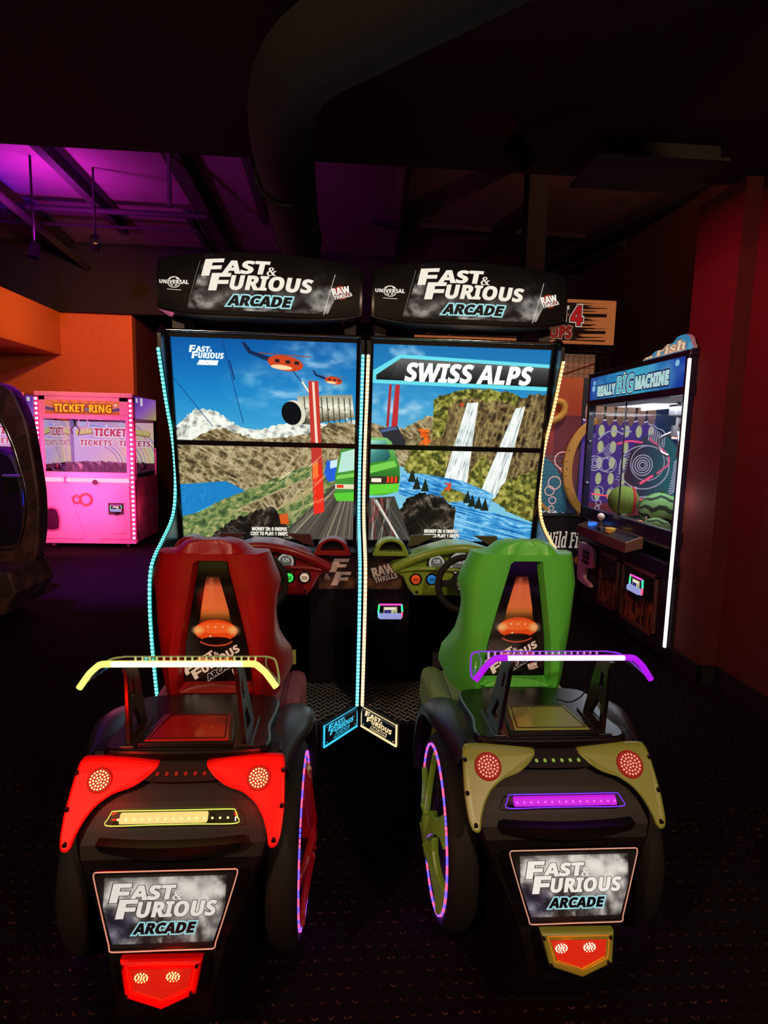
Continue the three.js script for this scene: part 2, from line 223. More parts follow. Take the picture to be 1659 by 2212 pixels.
  blobs(x, 60, W * 0.7, H * 0.27, W * 0.28, H * 0.11, 3, 12, ['#3a3630', '#f0eedc', '#7c7864'], 0.6);
  x.fillStyle = '#d0cdb8'; x.beginPath(); x.ellipse(W * 0.655, H * 0.345, 66, 76, -0.25, 0, 7); x.fill(); x.fillStyle = '#0d0f12'; x.beginPath(); x.ellipse(W * 0.64, H * 0.345, 56, 68, -0.25, 0, 7); x.fill();
  for (const [a, b, s] of [[0.6, 0.105, 1], [0.87, 0.18, 0.5]]) { x.save(); x.translate(a * W, b * H); x.scale(s, s); x.rotate(0.09); x.fillStyle = '#1a2c52'; poly(x, [[-70, 5], [-200, -30], [-240, -85], [-222, -88], [-180, -45], [-60, -22]], '#16264a'); x.fillStyle = '#c0401c'; x.beginPath(); x.ellipse(10, 0, 100, 42, 0.05, 0, 7); x.fill(); x.fillStyle = '#f2c8a0'; x.beginPath(); x.ellipse(-10, 24, 60, 13, 0, 0, 7); x.fill(); x.fillStyle = '#2a1a20'; for (const q of [-50, 10, 60]) x.fillRect(q, -18, 26, 18); x.strokeStyle = '#8a4038'; x.lineWidth = 5; x.beginPath(); x.moveTo(-140, -40); x.lineTo(150, -52); x.stroke(); x.restore(); }
  x.strokeStyle = '#1c3e6c'; x.lineWidth = 6; x.beginPath(); x.moveTo(W * 0.65, H * 0.14); x.lineTo(W * 0.75, H * 0.25); x.stroke(); x.strokeStyle = '#e8dfc4'; x.lineWidth = 10; x.beginPath(); x.moveTo(W * 0.7, H * 0.19); x.lineTo(W * 0.74, H * 0.24); x.stroke();
  poly(x, [[0.735, 0.185], [0.79, 0.185], [0.83, 0.85], [0.765, 0.87]], '#b8362c', W, H); poly(x, [[0.755, 0.19], [0.768, 0.19], [0.79, 0.5], [0.775, 0.5]], '#e8cdb8', W, H); poly(x, [[0.765, 0.6], [0.81, 0.6], [0.825, 0.85], [0.77, 0.86]], '#dc2c1c', W, H);
  x.fillStyle = '#e05020'; x.globalAlpha = 0.6; poly(x, [[0.76, 0.6], [0.79, 0.58], [0.79, 0.66], [0.76, 0.68]], '#f0a040', W, H); x.globalAlpha = 1;
  poly(x, [[0.84, 0.58], [0.9, 0.57], [0.9, 0.68], [0.85, 0.69], [0.825, 0.65]], '#1f58c8', W, H); poly(x, [[0.86, 0.58], [0.9, 0.57], [0.9, 0.61], [0.86, 0.62]], '#c4dcf0', W, H);
  poly(x, [[0.92, 0.52], [1, 0.5], [1, 0.77], [0.89, 0.76], [0.89, 0.65]], '#3f8a34', W, H); g = x.createLinearGradient(W * 0.92, 0, W, H * 0.1); g.addColorStop(0, '#3c8078'); g.addColorStop(1, '#b0d8c8'); poly(x, [[0.925, 0.535], [1, 0.515], [1, 0.625], [0.905, 0.64]], g, W, H); poly(x, [[0.9, 0.655], [1, 0.64], [1, 0.66], [0.895, 0.675]], '#78c450', W, H); x.fillStyle = '#d8d0b0'; x.fillRect(W * 0.89, H * 0.7, W * 0.11, H * 0.025); x.fillStyle = '#d03a20'; x.fillRect(W * 0.9, H * 0.703, 40, 20); poly(x, [[0.88, 0.75], [1, 0.74], [1, 0.79], [0.9, 0.79]], '#56c034', W, H);
  for (let i = 0; i < 26; i++) { x.strokeStyle = ['#f5e6b0', '#e8c878', '#fff6d8'][i % 3]; x.globalAlpha = 0.45; x.lineWidth = rr(2, 6); const a = rr(0.6, 0.86), b = rr(0.55, 0.78); x.beginPath(); x.moveTo(a * W, b * H); x.lineTo((a - rr(0.03, 0.08)) * W, (b + rr(0.03, 0.09)) * H); x.stroke(); } x.globalAlpha = 1;
  ffLogo(x, 95, 42, 190, 104, { wordFill: '#e9efe8', wordEdge: '#e9efe8', fill: '#e4ecea' });
  fit(x, 'MONEY IN: 0 SWIPES', 410, 1098, 210, 22, { fill: '#f4efe0', strokes: [['#2a241c', 4], ['#f4efe0', 1]] }); fit(x, 'COST TO PLAY: 1 SWIPE', 400, 1128, 225, 22, { fill: '#f4efe0', strokes: [['#2a241c', 4], ['#f4efe0', 1]] });
});
const texScreenR = canvasTex(1024, 1170, (x, W, H) => {
  let g = x.createLinearGradient(0, 0, 0, H * 0.5); g.addColorStop(0, '#1a6aa4'); g.addColorStop(0.6, '#2c8cc0'); g.addColorStop(1, '#74b8d0'); x.fillStyle = g; x.fillRect(0, 0, W, H);
  x.globalCompositeOperation = 'screen'; x.globalAlpha = 0.6; x.drawImage(SOFT, -160, 170, 640, 330); x.globalAlpha = 1; x.globalCompositeOperation = 'source-over'; smoke(x, 14, 0, H * 0.26, W * 0.32, H * 0.1, 16, 50, 'rgba(235,225,225,0.25)'); smoke(x, 14, W * 0.1, 0, W * 0.2, H * 0.05, 20, 40, 'rgba(200,225,240,0.3)');
  const far = jag([[0, 0.38], [0.12, 0.41], [0.2, 0.4], [0.3, 0.35], [0.4, 0.32], [0.4, 0.6], [0, 0.6]], 0.007); poly(x, far, '#9a9478', W, H); paint(x, far, W, H, 'hill', 0.6);
  const cliff = jag([[0.35, 0.255], [0.42, 0.23], [0.52, 0.205], [0.68, 0.2], [0.8, 0.215], [0.86, 0.24], [0.92, 0.215], [1, 0.22], [1, 0.85], [0.2, 0.62], [0.24, 0.5], [0.36, 0.4]], 0.007);
  poly(x, cliff, '#7c6c48', W, H); paint(x, cliff, W, H, 'cliff', 0.15); paint(x, jag([[0.35, 0.255], [0.42, 0.23], [0.52, 0.205], [0.68, 0.2], [0.8, 0.215], [0.86, 0.24], [0.82, 0.28], [0.74, 0.25], [0.66, 0.265], [0.6, 0.245], [0.5, 0.25], [0.44, 0.3], [0.42, 0.44], [0.36, 0.46]], 0.009), W, H, 'moss'); paint(x, jag([[0.2, 0.62], [0.24, 0.5], [0.46, 0.5], [0.44, 0.66], [0.3, 0.66]], 0.009), W, H, 'moss'); paint(x, jag([[0.6, 0.6], [0.68, 0.52], [0.74, 0.66], [0.68, 0.74], [0.58, 0.72]], 0.01), W, H, 'moss');
  const fall = (p) => { poly(x, p, '#d6dcd4', W, H); paint(x, p, W, H, 'fall', 0.25); clipped(x, p, W, H, () => { for (let i = 0; i < 30; i++) { const t = rnd(), a = lerp(p[0][0], p[1][0], t) * W, b = lerp(p[3][0], p[2][0], t) * W; x.strokeStyle = ['#f8faf4', '#a8b4b4', '#e4eae4', '#c0c8c0'][i % 4]; x.globalAlpha = 0.7; x.lineWidth = rr(1, 5); x.beginPath(); const q = rnd(); x.moveTo(lerp(a, b, q), lerp(p[0][1], p[3][1], q) * H); x.lineTo(lerp(a, b, q + 0.3), lerp(p[0][1], p[3][1], q + 0.3) * H); x.stroke(); } x.globalAlpha = 1; }); };
  fall([[0.545, 0.27], [0.61, 0.265], [0.58, 0.68], [0.44, 0.66]]); fall([[0.83, 0.29], [0.885, 0.28], [0.79, 0.78], [0.66, 0.74]]);
  const river = [[0.19, 0.64], [0.3, 0.635], [0.55, 0.67], [0.75, 0.74], [0.72, 0.83], [1, 0.9], [1, 1], [0.5, 1], [0.5, 0.86], [0.25, 0.78], [0.17, 0.74]];
  poly(x, river, '#2f84b8', W, H); paint(x, river, W, H, 'water', 0.25);
  const isl = jag([[0.42, 0.74], [0.47, 0.7], [0.58, 0.74], [0.57, 0.78], [0.48, 0.79]], 0.006); paint(x, isl, W, H, 'moss'); const bank = jag([[0.74, 0.78], [0.82, 0.66], [1, 0.6], [1, 0.89], [0.86, 0.84]], 0.008); poly(x, bank, '#6b6230', W, H); paint(x, bank, W, H, 'moss', 0.4);
  const rock = jag([[0.17, 0.86], [0.22, 0.77], [0.32, 0.74], [0.44, 0.76], [0.52, 0.82], [0.52, 1], [0.2, 1]], 0.01); poly(x, rock, '#4a4036', W, H); paint(x, rock, W, H, 'dark', 0.9);
  for (const [a, b] of [[0.28, 0.72], [0.25, 0.68], [0.33, 0.73], [0.62, 0.81], [0.66, 0.82], [0.59, 0.79], [0.7, 0.83]]) { x.fillStyle = '#20281c'; poly(x, [[a, b - 0.07], [a + 0.025, b], [a - 0.025, b]], '#1e261c', W, H); }
  blobs(x, 46, W * 0.28, H * 0.41, W * 0.06, H * 0.08, 6, 14, ['#d84c10', '#e86a20'], 1); blobs(x, 24, W * 0.45, H * 0.685, W * 0.035, H * 0.035, 5, 11, ['#c83420', '#e04a28'], 1); blobs(x, 10, W * 0.51, H * 0.265, W * 0.015, H * 0.02, 4, 7, ['#d83c20'], 1);
  poly(x, [[0.095, 0.19], [0.11, 0.19], [0.1, 0.4], [0.085, 0.4]], '#9c2e34', W, H); poly(x, [[0.13, 0.19], [0.155, 0.19], [0.15, 0.41], [0.115, 0.4]], '#b02c30', W, H);
  poly(x, [[0.04, 0.41], [0.15, 0.395], [0.2, 0.47], [0.2, 0.49], [0.1, 0.49]], '#2a2c30', W, H); poly(x, [[0.05, 0.415], [0.14, 0.398], [0.155, 0.41], [0.06, 0.43]], '#4a5e84', W, H);
  const road = [[0, 0.77], [0.15, 0.76], [0.26, 1], [0, 1]]; poly(x, road, '#3c3834', W, H); for (let i = 0; i < 26; i++) { x.strokeStyle = ['#b8b4a8', '#1c1a18', '#6a665e', '#8a2420'][i % 4]; x.globalAlpha = 0.6; x.lineWidth = rr(2, 9); x.beginPath(); x.moveTo(rr(0, 0.14) * W, H * 0.77); x.lineTo(rr(-0.1, 0.26) * W, H); x.stroke(); } x.globalAlpha = 1; x.strokeStyle = '#cfc9bb'; x.lineWidth = 12; x.beginPath(); x.moveTo(W * 0.04, H * 0.78); x.lineTo(W * 0.19, H); x.stroke();
  g = x.createLinearGradient(0, H * 0.46, 0, H * 0.75); g.addColorStop(0, '#7ab870'); g.addColorStop(0.4, '#3f8a34'); g.addColorStop(0.7, '#2c6a24'); g.addColorStop(1, '#4c9c30'); poly(x, [[0, 0.455], [0.09, 0.455], [0.12, 0.475], [0.155, 0.56], [0.172, 0.6], [0.178, 0.66], [0.172, 0.72], [0.14, 0.742], [0.08, 0.755], [0, 0.757]], g, W, H); g = x.createLinearGradient(0, H * 0.47, W * 0.1, H * 0.58); g.addColorStop(0, '#a8d8cc'); g.addColorStop(0.5, '#3c8078'); g.addColorStop(1, '#1c4a48'); poly(x, [[0, 0.47], [0.085, 0.468], [0.118, 0.55], [0.1, 0.57], [0, 0.585]], g, W, H); poly(x, [[0, 0.6], [0.14, 0.57], [0.16, 0.6], [0, 0.64]], '#74c44c', W, H); x.fillStyle = '#332a22'; x.fillRect(0, H * 0.655, W * 0.17, H * 0.04); x.fillStyle = '#ece0c4'; x.fillRect(10, H * 0.665, 60, 24); x.fillStyle = '#e0401c'; for (const a of [0.1, 0.123, 0.146]) x.fillRect(a * W, H * 0.655, 16, 38); poly(x, [[0, 0.7], [0.175, 0.69], [0.17, 0.735], [0, 0.755]], '#5fc832', W, H);
  poly(x, [[0, 0.125], [0.15, 0.045], [1, 0.07], [1, 0.2], [0, 0.185]], '#63d0dc', W, H); g = x.createLinearGradient(0, H * 0.06, 0, H * 0.18); g.addColorStop(0, '#6a6a68'); g.addColorStop(0.4, '#3a3a3a'); g.addColorStop(1, '#0e0e10'); poly(x, [[0.02, 0.145], [0.155, 0.063], [1, 0.087], [1, 0.18], [0.02, 0.168]], g, W, H);
  x.globalAlpha = 0.16; x.strokeStyle = '#fff'; x.lineWidth = 2; for (let i = 0; i < 90; i++) { x.beginPath(); x.moveTo(100 + i * 11, H * 0.175); x.lineTo(150 + i * 11, H * 0.075); x.stroke(); } x.globalAlpha = 1;
  fit(x, 'SWISS ALPS', W * 0.18, H * 0.083, W * 0.73, H * 0.088, { skew: 0.16, fill: '#eef2ec', strokes: [['#1a1a1c', 8], ['#eef2ec', 7]], turn: 0.004 });
  fit(x, 'MONEY IN: 0 SWIPES', 350, 1098, 210, 22, { fill: '#f4efe0', strokes: [['#2a241c', 4], ['#f4efe0', 1]] }); fit(x, 'COST TO PLAY: 1 SWIPE', 345, 1128, 225, 22, { fill: '#f4efe0', strokes: [['#2a241c', 4], ['#f4efe0', 1]] });
});
const edgeLit = (c) => canvasTex(512, 300, (x, W, H) => {
  x.fillStyle = '#04060c'; x.fillRect(0, 0, W, H); x.strokeStyle = c; x.lineWidth = 16; x.strokeRect(6, 6, W - 12, H - 12);
  x.globalAlpha = 0.25; x.fillStyle = c; x.fillRect(0, 0, W, 60); x.globalAlpha = 1;
  ffLogo(x, 60, 36, 390, 230, { fill: c, wordFill: '#04060c', wordEdge: c }); x.fillStyle = c; for (const a of [40, W - 40]) { x.beginPath(); x.arc(a, H - 40, 8, 0, 7); x.fill(); }
});
const texPlateTeal = edgeLit('#3cc8f0'), texPlateCream = edgeLit('#f8dca4');
const texSide = (kind) => canvasTex(256, 256, (x, W, H) => {
  x.fillStyle = '#1c1210'; x.fillRect(0, 0, W, H); smoke(x, 30, 0, H * 0.7, W, H * 0.3, 20, 60, 'rgba(120,74,44,0.35)'); smoke(x, 14, 0, 0, W, H * 0.6, 20, 60, 'rgba(60,34,26,0.4)');
  if (kind === 'raw') rawLogo(x, W * 0.5, H * 0.52, 96, '#5c2014', '#c8ae98', '#1c1210');
  else { fit(x, 'F', 78, 30, 130, 96, { skew: 0.35, fill: '#c4a08a', strokes: [['#c4a08a', 7]] }); fit(x, 'F', 92, 128, 130, 98, { skew: 0.35, fill: '#c4a08a', strokes: [['#c4a08a', 7]] }); fit(x, '&', 40, 140, 40, 46, { font: 'serif', fill: '#b08a76' }); }
});
const texRaw = texSide('raw'), texFF = texSide('ff');
const texDial = canvasTex(256, 256, (x, W, H) => { x.fillStyle = '#d8d4c6'; x.beginPath(); x.arc(128, 128, 126, 0, 7); x.fill(); x.fillStyle = '#6c6a60'; x.beginPath(); x.arc(128, 128, 96, 0, 7); x.fill(); x.strokeStyle = '#1a1a18'; x.lineWidth = 4; for (let i = 0; i < 30; i++) { const a = i * 0.21; x.beginPath(); x.moveTo(128 + Math.cos(a) * 122, 128 + Math.sin(a) * 122); x.lineTo(128 + Math.cos(a) * 104, 128 + Math.sin(a) * 104); x.stroke(); } fit(x, '125', 70, 70, 116, 60, { skew: 0.15, fill: '#f8f6ec', strokes: [['#22221e', 6]] }); });

// ---------------------------------------------------------------- the room
const carpetTex = canvasTex(512, 512, (x, W, H) => {           // 0.36 m of woven carpet
  x.fillStyle = '#0e0403'; x.fillRect(0, 0, W, H); blobs(x, 2600, 0, 0, W, H, 1, 4, ['#0a0302', '#120504', '#0c0403', '#160605'], 0.7);
  const n = 8, s = W / n; for (let j = 0; j < n; j++) for (let i = 0; i < n; i++) { const a = (i + (j % 2 ? 0.5 : 0) + 0.25) * s % W, b = (j + 0.5) * s; x.strokeStyle = ['#6a3c24', '#5a3220', '#452418'][(i * 7 + j * 3) % 3]; x.lineCap = 'round'; for (let k = 0; k < 3; k++) { x.globalAlpha = rr(0.1, 0.95); x.lineWidth = rr(3, 7); const q = -0.9 + k * 0.9 + rr(-0.2, 0.2); x.beginPath(); x.arc(a + rr(-2, 2), b + rr(-2, 2) + 6, 13, -Math.PI / 2 + q - 0.35, -Math.PI / 2 + q + 0.35); x.stroke(); } } x.globalAlpha = 1;
});
carpetTex.wrapS = carpetTex.wrapT = THREE.RepeatWrapping; carpetTex.repeat.set(1 / 0.36, 1 / 0.36);
const carpet = phys(0xffffff, 0.95, { map: carpetTex, bumpMap: carpetTex, bumpScale: 0.004, specularIntensity: 0.15 });
const metreUV = (g, ax) => { const p = g.attributes.position, u = new Float32Array(p.count * 2); for (let i = 0; i < p.count; i++) { u[2 * i] = p.getX(i); u[2 * i + 1] = ax === 'xz' ? p.getZ(i) : p.getY(i); } g.setAttribute('uv', new THREE.BufferAttribute(u, 2)); return g; };
struct('floor', metreUV(span(-7.2, 5.2, -0.1, 0, -12.2, 2.6), 'xz'), carpet);
const plaster = canvasTex(256, 256, (x, W, H) => { x.fillStyle = '#ffffff'; x.fillRect(0, 0, W, H); blobs(x, 1600, 0, 0, W, H, 1, 4, ['#f0f0f0', '#e2e2e2', '#ffffff', '#d8d8d8'], 0.6); });
plaster.wrapS = plaster.wrapT = THREE.RepeatWrapping;
const wallMat = (c) => std(c, 0.9, 0, { map: plaster, bumpMap: plaster, bumpScale: 0.003 });
const orange = wallMat(0xb8602a), maroon = wallMat(0x4a0c0e), nearBlack = std(0x0c0707, 0.9), ceilMat = wallMat(0x584448);
struct('ceiling', span(-7.2, 5.2, 4.4, 4.5, -12.2, -3.6), ceilMat);
const soff = struct('ceiling', [span(-7.2, 5.2, 3.2, 3.32, -3.72, 2.6), span(-7.2, 5.2, 3.32, 4.4, -3.72, -3.6)], std(0x2c0606, 0.95));
struct('wall_back', [span(-7.2, 5.2, 0, 4.4, -12.2, -12.05)], std(0x140b0b, 0.9));
struct('wall_front', span(-7.2, 5.2, 0, 3.2, 2.5, 2.6), std(0x140b0b, 0.9));
struct('wall_left', span(-7.2, -7.1, 0, 4.4, -12.2, 2.5), wallMat(0x3a1420));
struct('trim_1', span(-7.1, 5.1, 3.38, 4.4, -9.62, -9.5), nearBlack);                 // dark header over the far wall
struct('trim_2', metreUV(span(-7.1, -4.4, 2.74, 3.38, -9.6, -6.2)), orange);           // boxed beam
struct('wall_left', [metreUV(span(-7.1, -3.32, 0, 3.38, -9.75, -9.6))], orange);
struct('wall_left', span(-3.45, -3.32, 0, 3.38, -12.05, -9.75), wallMat(0x5a2012));
struct('wall_right', [span(2.39, 2.5, 0, 3.2, -4.05, -3.58), span(2.5, 2.62, 0, 3.2, -3.7, -3.58), span(2.5, 2.62, 0, 3.2, -3.58, 2.5)].map((g) => metreUV(g)), maroon);
struct('wall_right', [span(3.75, 3.87, 0, 4.4, -9.5, -3.6), span(2.5, 3.75, 0, 4.4, -3.72, -3.6)], wallMat(0x3a0c0c));
struct('wall_right', span(5.1, 5.2, 0, 4.4, -12.05, -3.6), nearBlack);
struct('baseboard_right', [span(2.37, 2.39, 0, 0.13, -4.05, -3.56), span(2.37, 2.5, 0, 0.13, -3.58, -3.56), span(2.48, 2.5, 0, 0.13, -3.56, 2.5)], std(0x0c0808, 0.6));
// beams and pipes under the high ceiling
const steelDark = std(0x0b0707, 0.8);
let beamN = 3;
for (const [a, b, w, h] of [
  [[-2.95, 4.3, -5.2], [-3.03, 4.3, -8.6], 0.1, 0.11], [[-1.70, 4.3, -5.0], [-1.80, 4.3, -9.5], 0.17, 0.11], [[-0.98, 4.32, -5.0], [-1.06, 4.32, -8.0], 0.09, 0.09],
  [[-3.9, 4.31, -7.8], [-4.05, 4.31, -9.3], 0.08, 0.09], [[-2.0, 4.31, -7.8], [-2.06, 4.31, -9.5], 0.07, 0.09], [[-4.2, 4.31, -6.9], [-4.33, 4.31, -9.5], 0.07, 0.09],
  [[2.55, 4.3, -11.0], [3.9, 4.3, -5.6], 0.16, 0.11], [[3.72, 4.3, -8.05], [4.02, 4.3, -8.0], 0.06, 0.12], [[4.0, 4.3, -8.0], [4.9, 4.3, -9.1], 0.09, 0.14], [[3.4, 4.3, -9.4], [3.72, 4.3, -8.05], 0.09, 0.14],
  [[1.9, 4.31, -9.4], [2.25, 4.31, -6.9], 0.05, 0.12], [[0.75, 4.33, -9.4], [0.6, 4.33, -6.0], 0.06, 0.1], [[0.3, 4.35, -7.95], [3.4, 4.35, -8.1], 0.04, 0.06],
]) struct('trim_' + beamN++, bar(a, b, w, h), steelDark);
const pipe = mesh('sprinkler_pipe', [rod([-6.9, 4.2, -7.55], [-1.7, 4.2, -7.62], 0.035), rod([-6.9, 4.12, -7.9], [-1.9, 4.12, -7.9], 0.018)], steelDark); tag(pipe, 'thin dark pipe run crossing the purple ceiling from left to right', 'pipe');
const pipe2 = mesh('sprinkler_pipe', rod([-3.62, 4.02, -6.2], [-3.9, 4.02, -9.5], 0.045), steelDark); tag(pipe2, 'dark pipe running away along the purple ceiling at far left', 'pipe');
const drop = mesh('hanger_rod', rod([-1.72, 3.75, -6.1], [-1.72, 4.4, -6.1], 0.02), steelDark); tag(drop, 'short dark rod hanging from the purple ceiling near its front edge', 'rod');
const duct = thing('air_duct', 'round dark air duct bending overhead towards the purple ceiling', 'duct');
mesh('duct_run', tube([[1.5, 3.03, -1.0], [0.75, 3.03, -1.62], [0.1, 3.02, -2.2], [-0.2, 3.01, -2.5], [-0.31, 2.99, -2.9], [-0.33, 2.98, -3.5], [-0.35, 2.98, -4.6], [-0.38, 2.98, -6.2]], 0.15, 70, 24), std(0x0a0606, 0.85), duct);
for (const z of [-3.4, -4.4, -5.4]) mesh('seam_band', new THREE.TorusGeometry(0.153, 0.012, 8, 32).translate(-0.345, 2.98, z), std(0x0a0606, 0.8), duct);
const vent = thing('ceiling_unit', 'dull grey boxed unit under the black ceiling at right', 'vent');
mesh('casing', span(1.36, 2.02, 3.12, 3.2, -3.62, -3.25, 0.02), std(0x2c2622, 0.85), vent); mesh('lower_flange', span(1.33, 2.05, 3.105, 3.12, -3.65, -3.22), std(0x2c2622, 0.85), vent);
const post = thing('steel_post', 'black square post rising behind the right marquee', 'post', [1.85, 0, -6]);
mesh('shaft', span(-0.095, 0.095, 0, 4.4, -0.095, 0.095), std(0x040202, 0.95), post); mesh('base_plate', span(-0.16, 0.16, 0, 0.02, -0.16, 0.16), steelDark, post);

// unseen lamps, placed to light walls, ceiling, carpet, booth and seats
function spotCan(name, label, pos, aim, color, power, angle, pen = 0.6) {
  const t = thing(name, label, 'lamp', pos); const d = V(aim).sub(V(pos)).normalize();
  const q = new THREE.Quaternion().setFromUnitVectors(new THREE.Vector3(0, 0, 1), d);
  mesh('can', new THREE.CylinderGeometry(0.05, 0.06, 0.16, 20, 1, true).rotateX(Math.PI / 2).applyQuaternion(q), M.matte, t);
  mesh('lens', new THREE.CircleGeometry(0.045, 20).translate(0, 0, 0.06).applyQuaternion(q), glow(color, 1.5), t);
  mesh('stem', rod([0, 0.03, 0], [0, Math.max(0.1, (pos[2] > -3.6 ? 3.2 : 4.4) - pos[1]), 0], 0.012), M.matte, t);
  const s = new THREE.SpotLight(color, power, 0, angle, pen, 2); s.shadow.radius = 3; lamp(s, d.x * 0.1, d.y * 0.1, d.z * 0.1, t); s.target.position.copy(V(aim).sub(V(pos))); t.add(s.target); return t;
}
spotCan('unseen_spotlight', 'unseen black spotlight placed to light the orange wall at left', [-2.75, 3.62, -6.9], [-4.0, 2.6, -9.6], 0xffa838, LV.warm, 0.85, 0.8);
spotCan('unseen_spotlight', 'unseen spotlight with pinkish violet beam behind the black ceiling edge, lighting the ceiling', [-2.3, 3.5, -3.95], [-2.2, 4.4, -6.6], 0xc030c8, LV.purple * 1.6, 1.0, 1);
spotCan('unseen_spotlight', 'unseen black spotlight with violet beam placed to light the left ceiling', [-5.3, 3.5, -7.0], [-5.1, 4.4, -7.0], 0x5a20ff, LV.violet, 1.1, 1);
spotCan('unseen_spotlight', 'unseen black spotlight with violet beam placed to light carpet near ticket machine', [-3.0, 4.1, -5.0], [-2.2, 0, -6.6], 0x8a20f0, 330, 0.36, 1);
spotCan('unseen_spotlight', 'unseen black spotlight with magenta beam placed to light the left ceiling', [-3.3, 3.45, -6.7], [-3.2, 4.4, -7.0], 0xd028d8, LV.purple, 1.2, 1);
spotCan('unseen_spotlight', 'unseen black spotlight with crimson beam placed to light the right wall', [0.9, 3.1, -3.25], [2.4, 2.0, -3.75], 0xff2058, LV.magenta, 0.75, 1);
spotCan('unseen_spotlight', 'unseen black spotlight placed to light the ceiling at right', [3.1, 4.0, -3.95], [2.3, 4.4, -7.2], 0xffa088, LV.amber, 0.9, 1);
spotCan('unseen_spotlight', 'unseen black spotlight placed to light the painted sea booth', [2.3, 4.0, -4.6], [3.0, 1.3, -6.25], 0xffe8d8, LV.kiosk, 0.5, 0.9);
for (const [x, z, lab] of [[-1.9, 1.2, 'left'], [1.5, 1.2, 'right']]) {  // unseen lamps behind the camera, placed to light the seat backs
  const t = thing('unseen_ceiling_lamp', 'unseen amber ceiling lamp, placed to light the seats from behind the viewer on the ' + lab, 'lamp', [x, 3.2, z]);
  mesh('housing', cyl(0.14, 0.05, 0, -0.025, 0, 'y', 28), M.matte, t); mesh('diffuser', cyl(0.12, 0.02, 0, -0.06, 0), glow(0xffa070, 1), t);
  const p = new THREE.PointLight(0xffd2ac, LV.unseenCeiling, 0, 2); p.shadow.radius = 5; lamp(p, 0, -0.18, 0, t);
}

// ---------------------------------------------------------------- racing cabinets
const PITCH = 1.038, XL = -0.418;
const panelProfile = [[-0.47, 2.12], [0.2, 2.12], [0.275, 2.06], [0.27, 1.99], [0.165, 1.76], [0.07, 1.58], [0.03, 1.46], [0.015, 1.32], [0.05, 1.18], [0.13, 1.1], [0.28, 1.03], [0.41, 0.97], [0.47, 0.9], [0.49, 0.75], [0.47, 0.55], [0.42, 0.3], [0.385, 0.12], [0.36, 0], [-0.47, 0]];
const stripLine = [[0.265, 1.99], [0.165, 1.76], [0.07, 1.58], [0.03, 1.46], [0.017, 1.32], [0.05, 1.18], [0.13, 1.1], [0.28, 1.03], [0.41, 0.97], [0.472, 0.9], [0.49, 0.75], [0.472, 0.55], [0.425, 0.3], [0.4, 0.2]];
function smoothProfile(rows) { const c = new THREE.CatmullRomCurve3(rows.map(([z, y]) => new THREE.Vector3(0, y, z)), false, 'catmullrom', 0.5); return c; }
const panelFront = smoothProfile(stripLine).getSpacedPoints(48).map((p) => [p.z, p.y]);
const panelPts = [[-0.47, 2.12], [0.2, 2.12], [0.27, 2.07], ...panelFront, [0.36, 0.0], [-0.47, 0]];
function ledStrip(parent, x, col, k, dot) {
  const c = smoothProfile(stripLine), L = c.getLength(), n = Math.round(L / 0.0215);
  const base = new THREE.TubeGeometry(c, 90, 0.0085, 8, false).translate(x, 0, 0.006), halo = new THREE.Color(col).multiplyScalar(1.15);
  const strip = mesh('led_strip', base, new THREE.MeshStandardMaterial({ color: 0x111111, emissive: halo, emissiveIntensity: 1, roughness: 0.5 }), parent);
  const ball = new THREE.SphereGeometry(0.0088, 8, 6), list = []; for (let i = 0; i <= n; i++) { const p = c.getPointAt(i / n); list.push(ball.clone().translate(x, p.y, p.z + 0.0115)); }
  stuff(mesh('led_dots', list, glow(dot, k), strip));
  for (const q of [0.2, 0.5, 0.8]) { const p = c.getPointAt(q), l = new THREE.PointLight(col, 0.02, 0, 2); l.shadow.radius = 0.3; lamp(l, x, p.y, p.z + 0.028, parent); }
}
const marqueeZ = (u) => 0.315 + 0.05 * (1 - (2 * u - 1) ** 2);   // u over the width
function marqueeSurf(u, v, pull = 0) { const s = 2 * u - 1, top = 2.455 - 0.035 * s * s, bot = 2.14 + 0.04 * s * s * s * s; return [s * 0.495, lerp(bot, top, v), marqueeZ(u) + pull - 0.03 * (v - 0.5) - 0.02 * (2 * v - 1) ** 2]; }
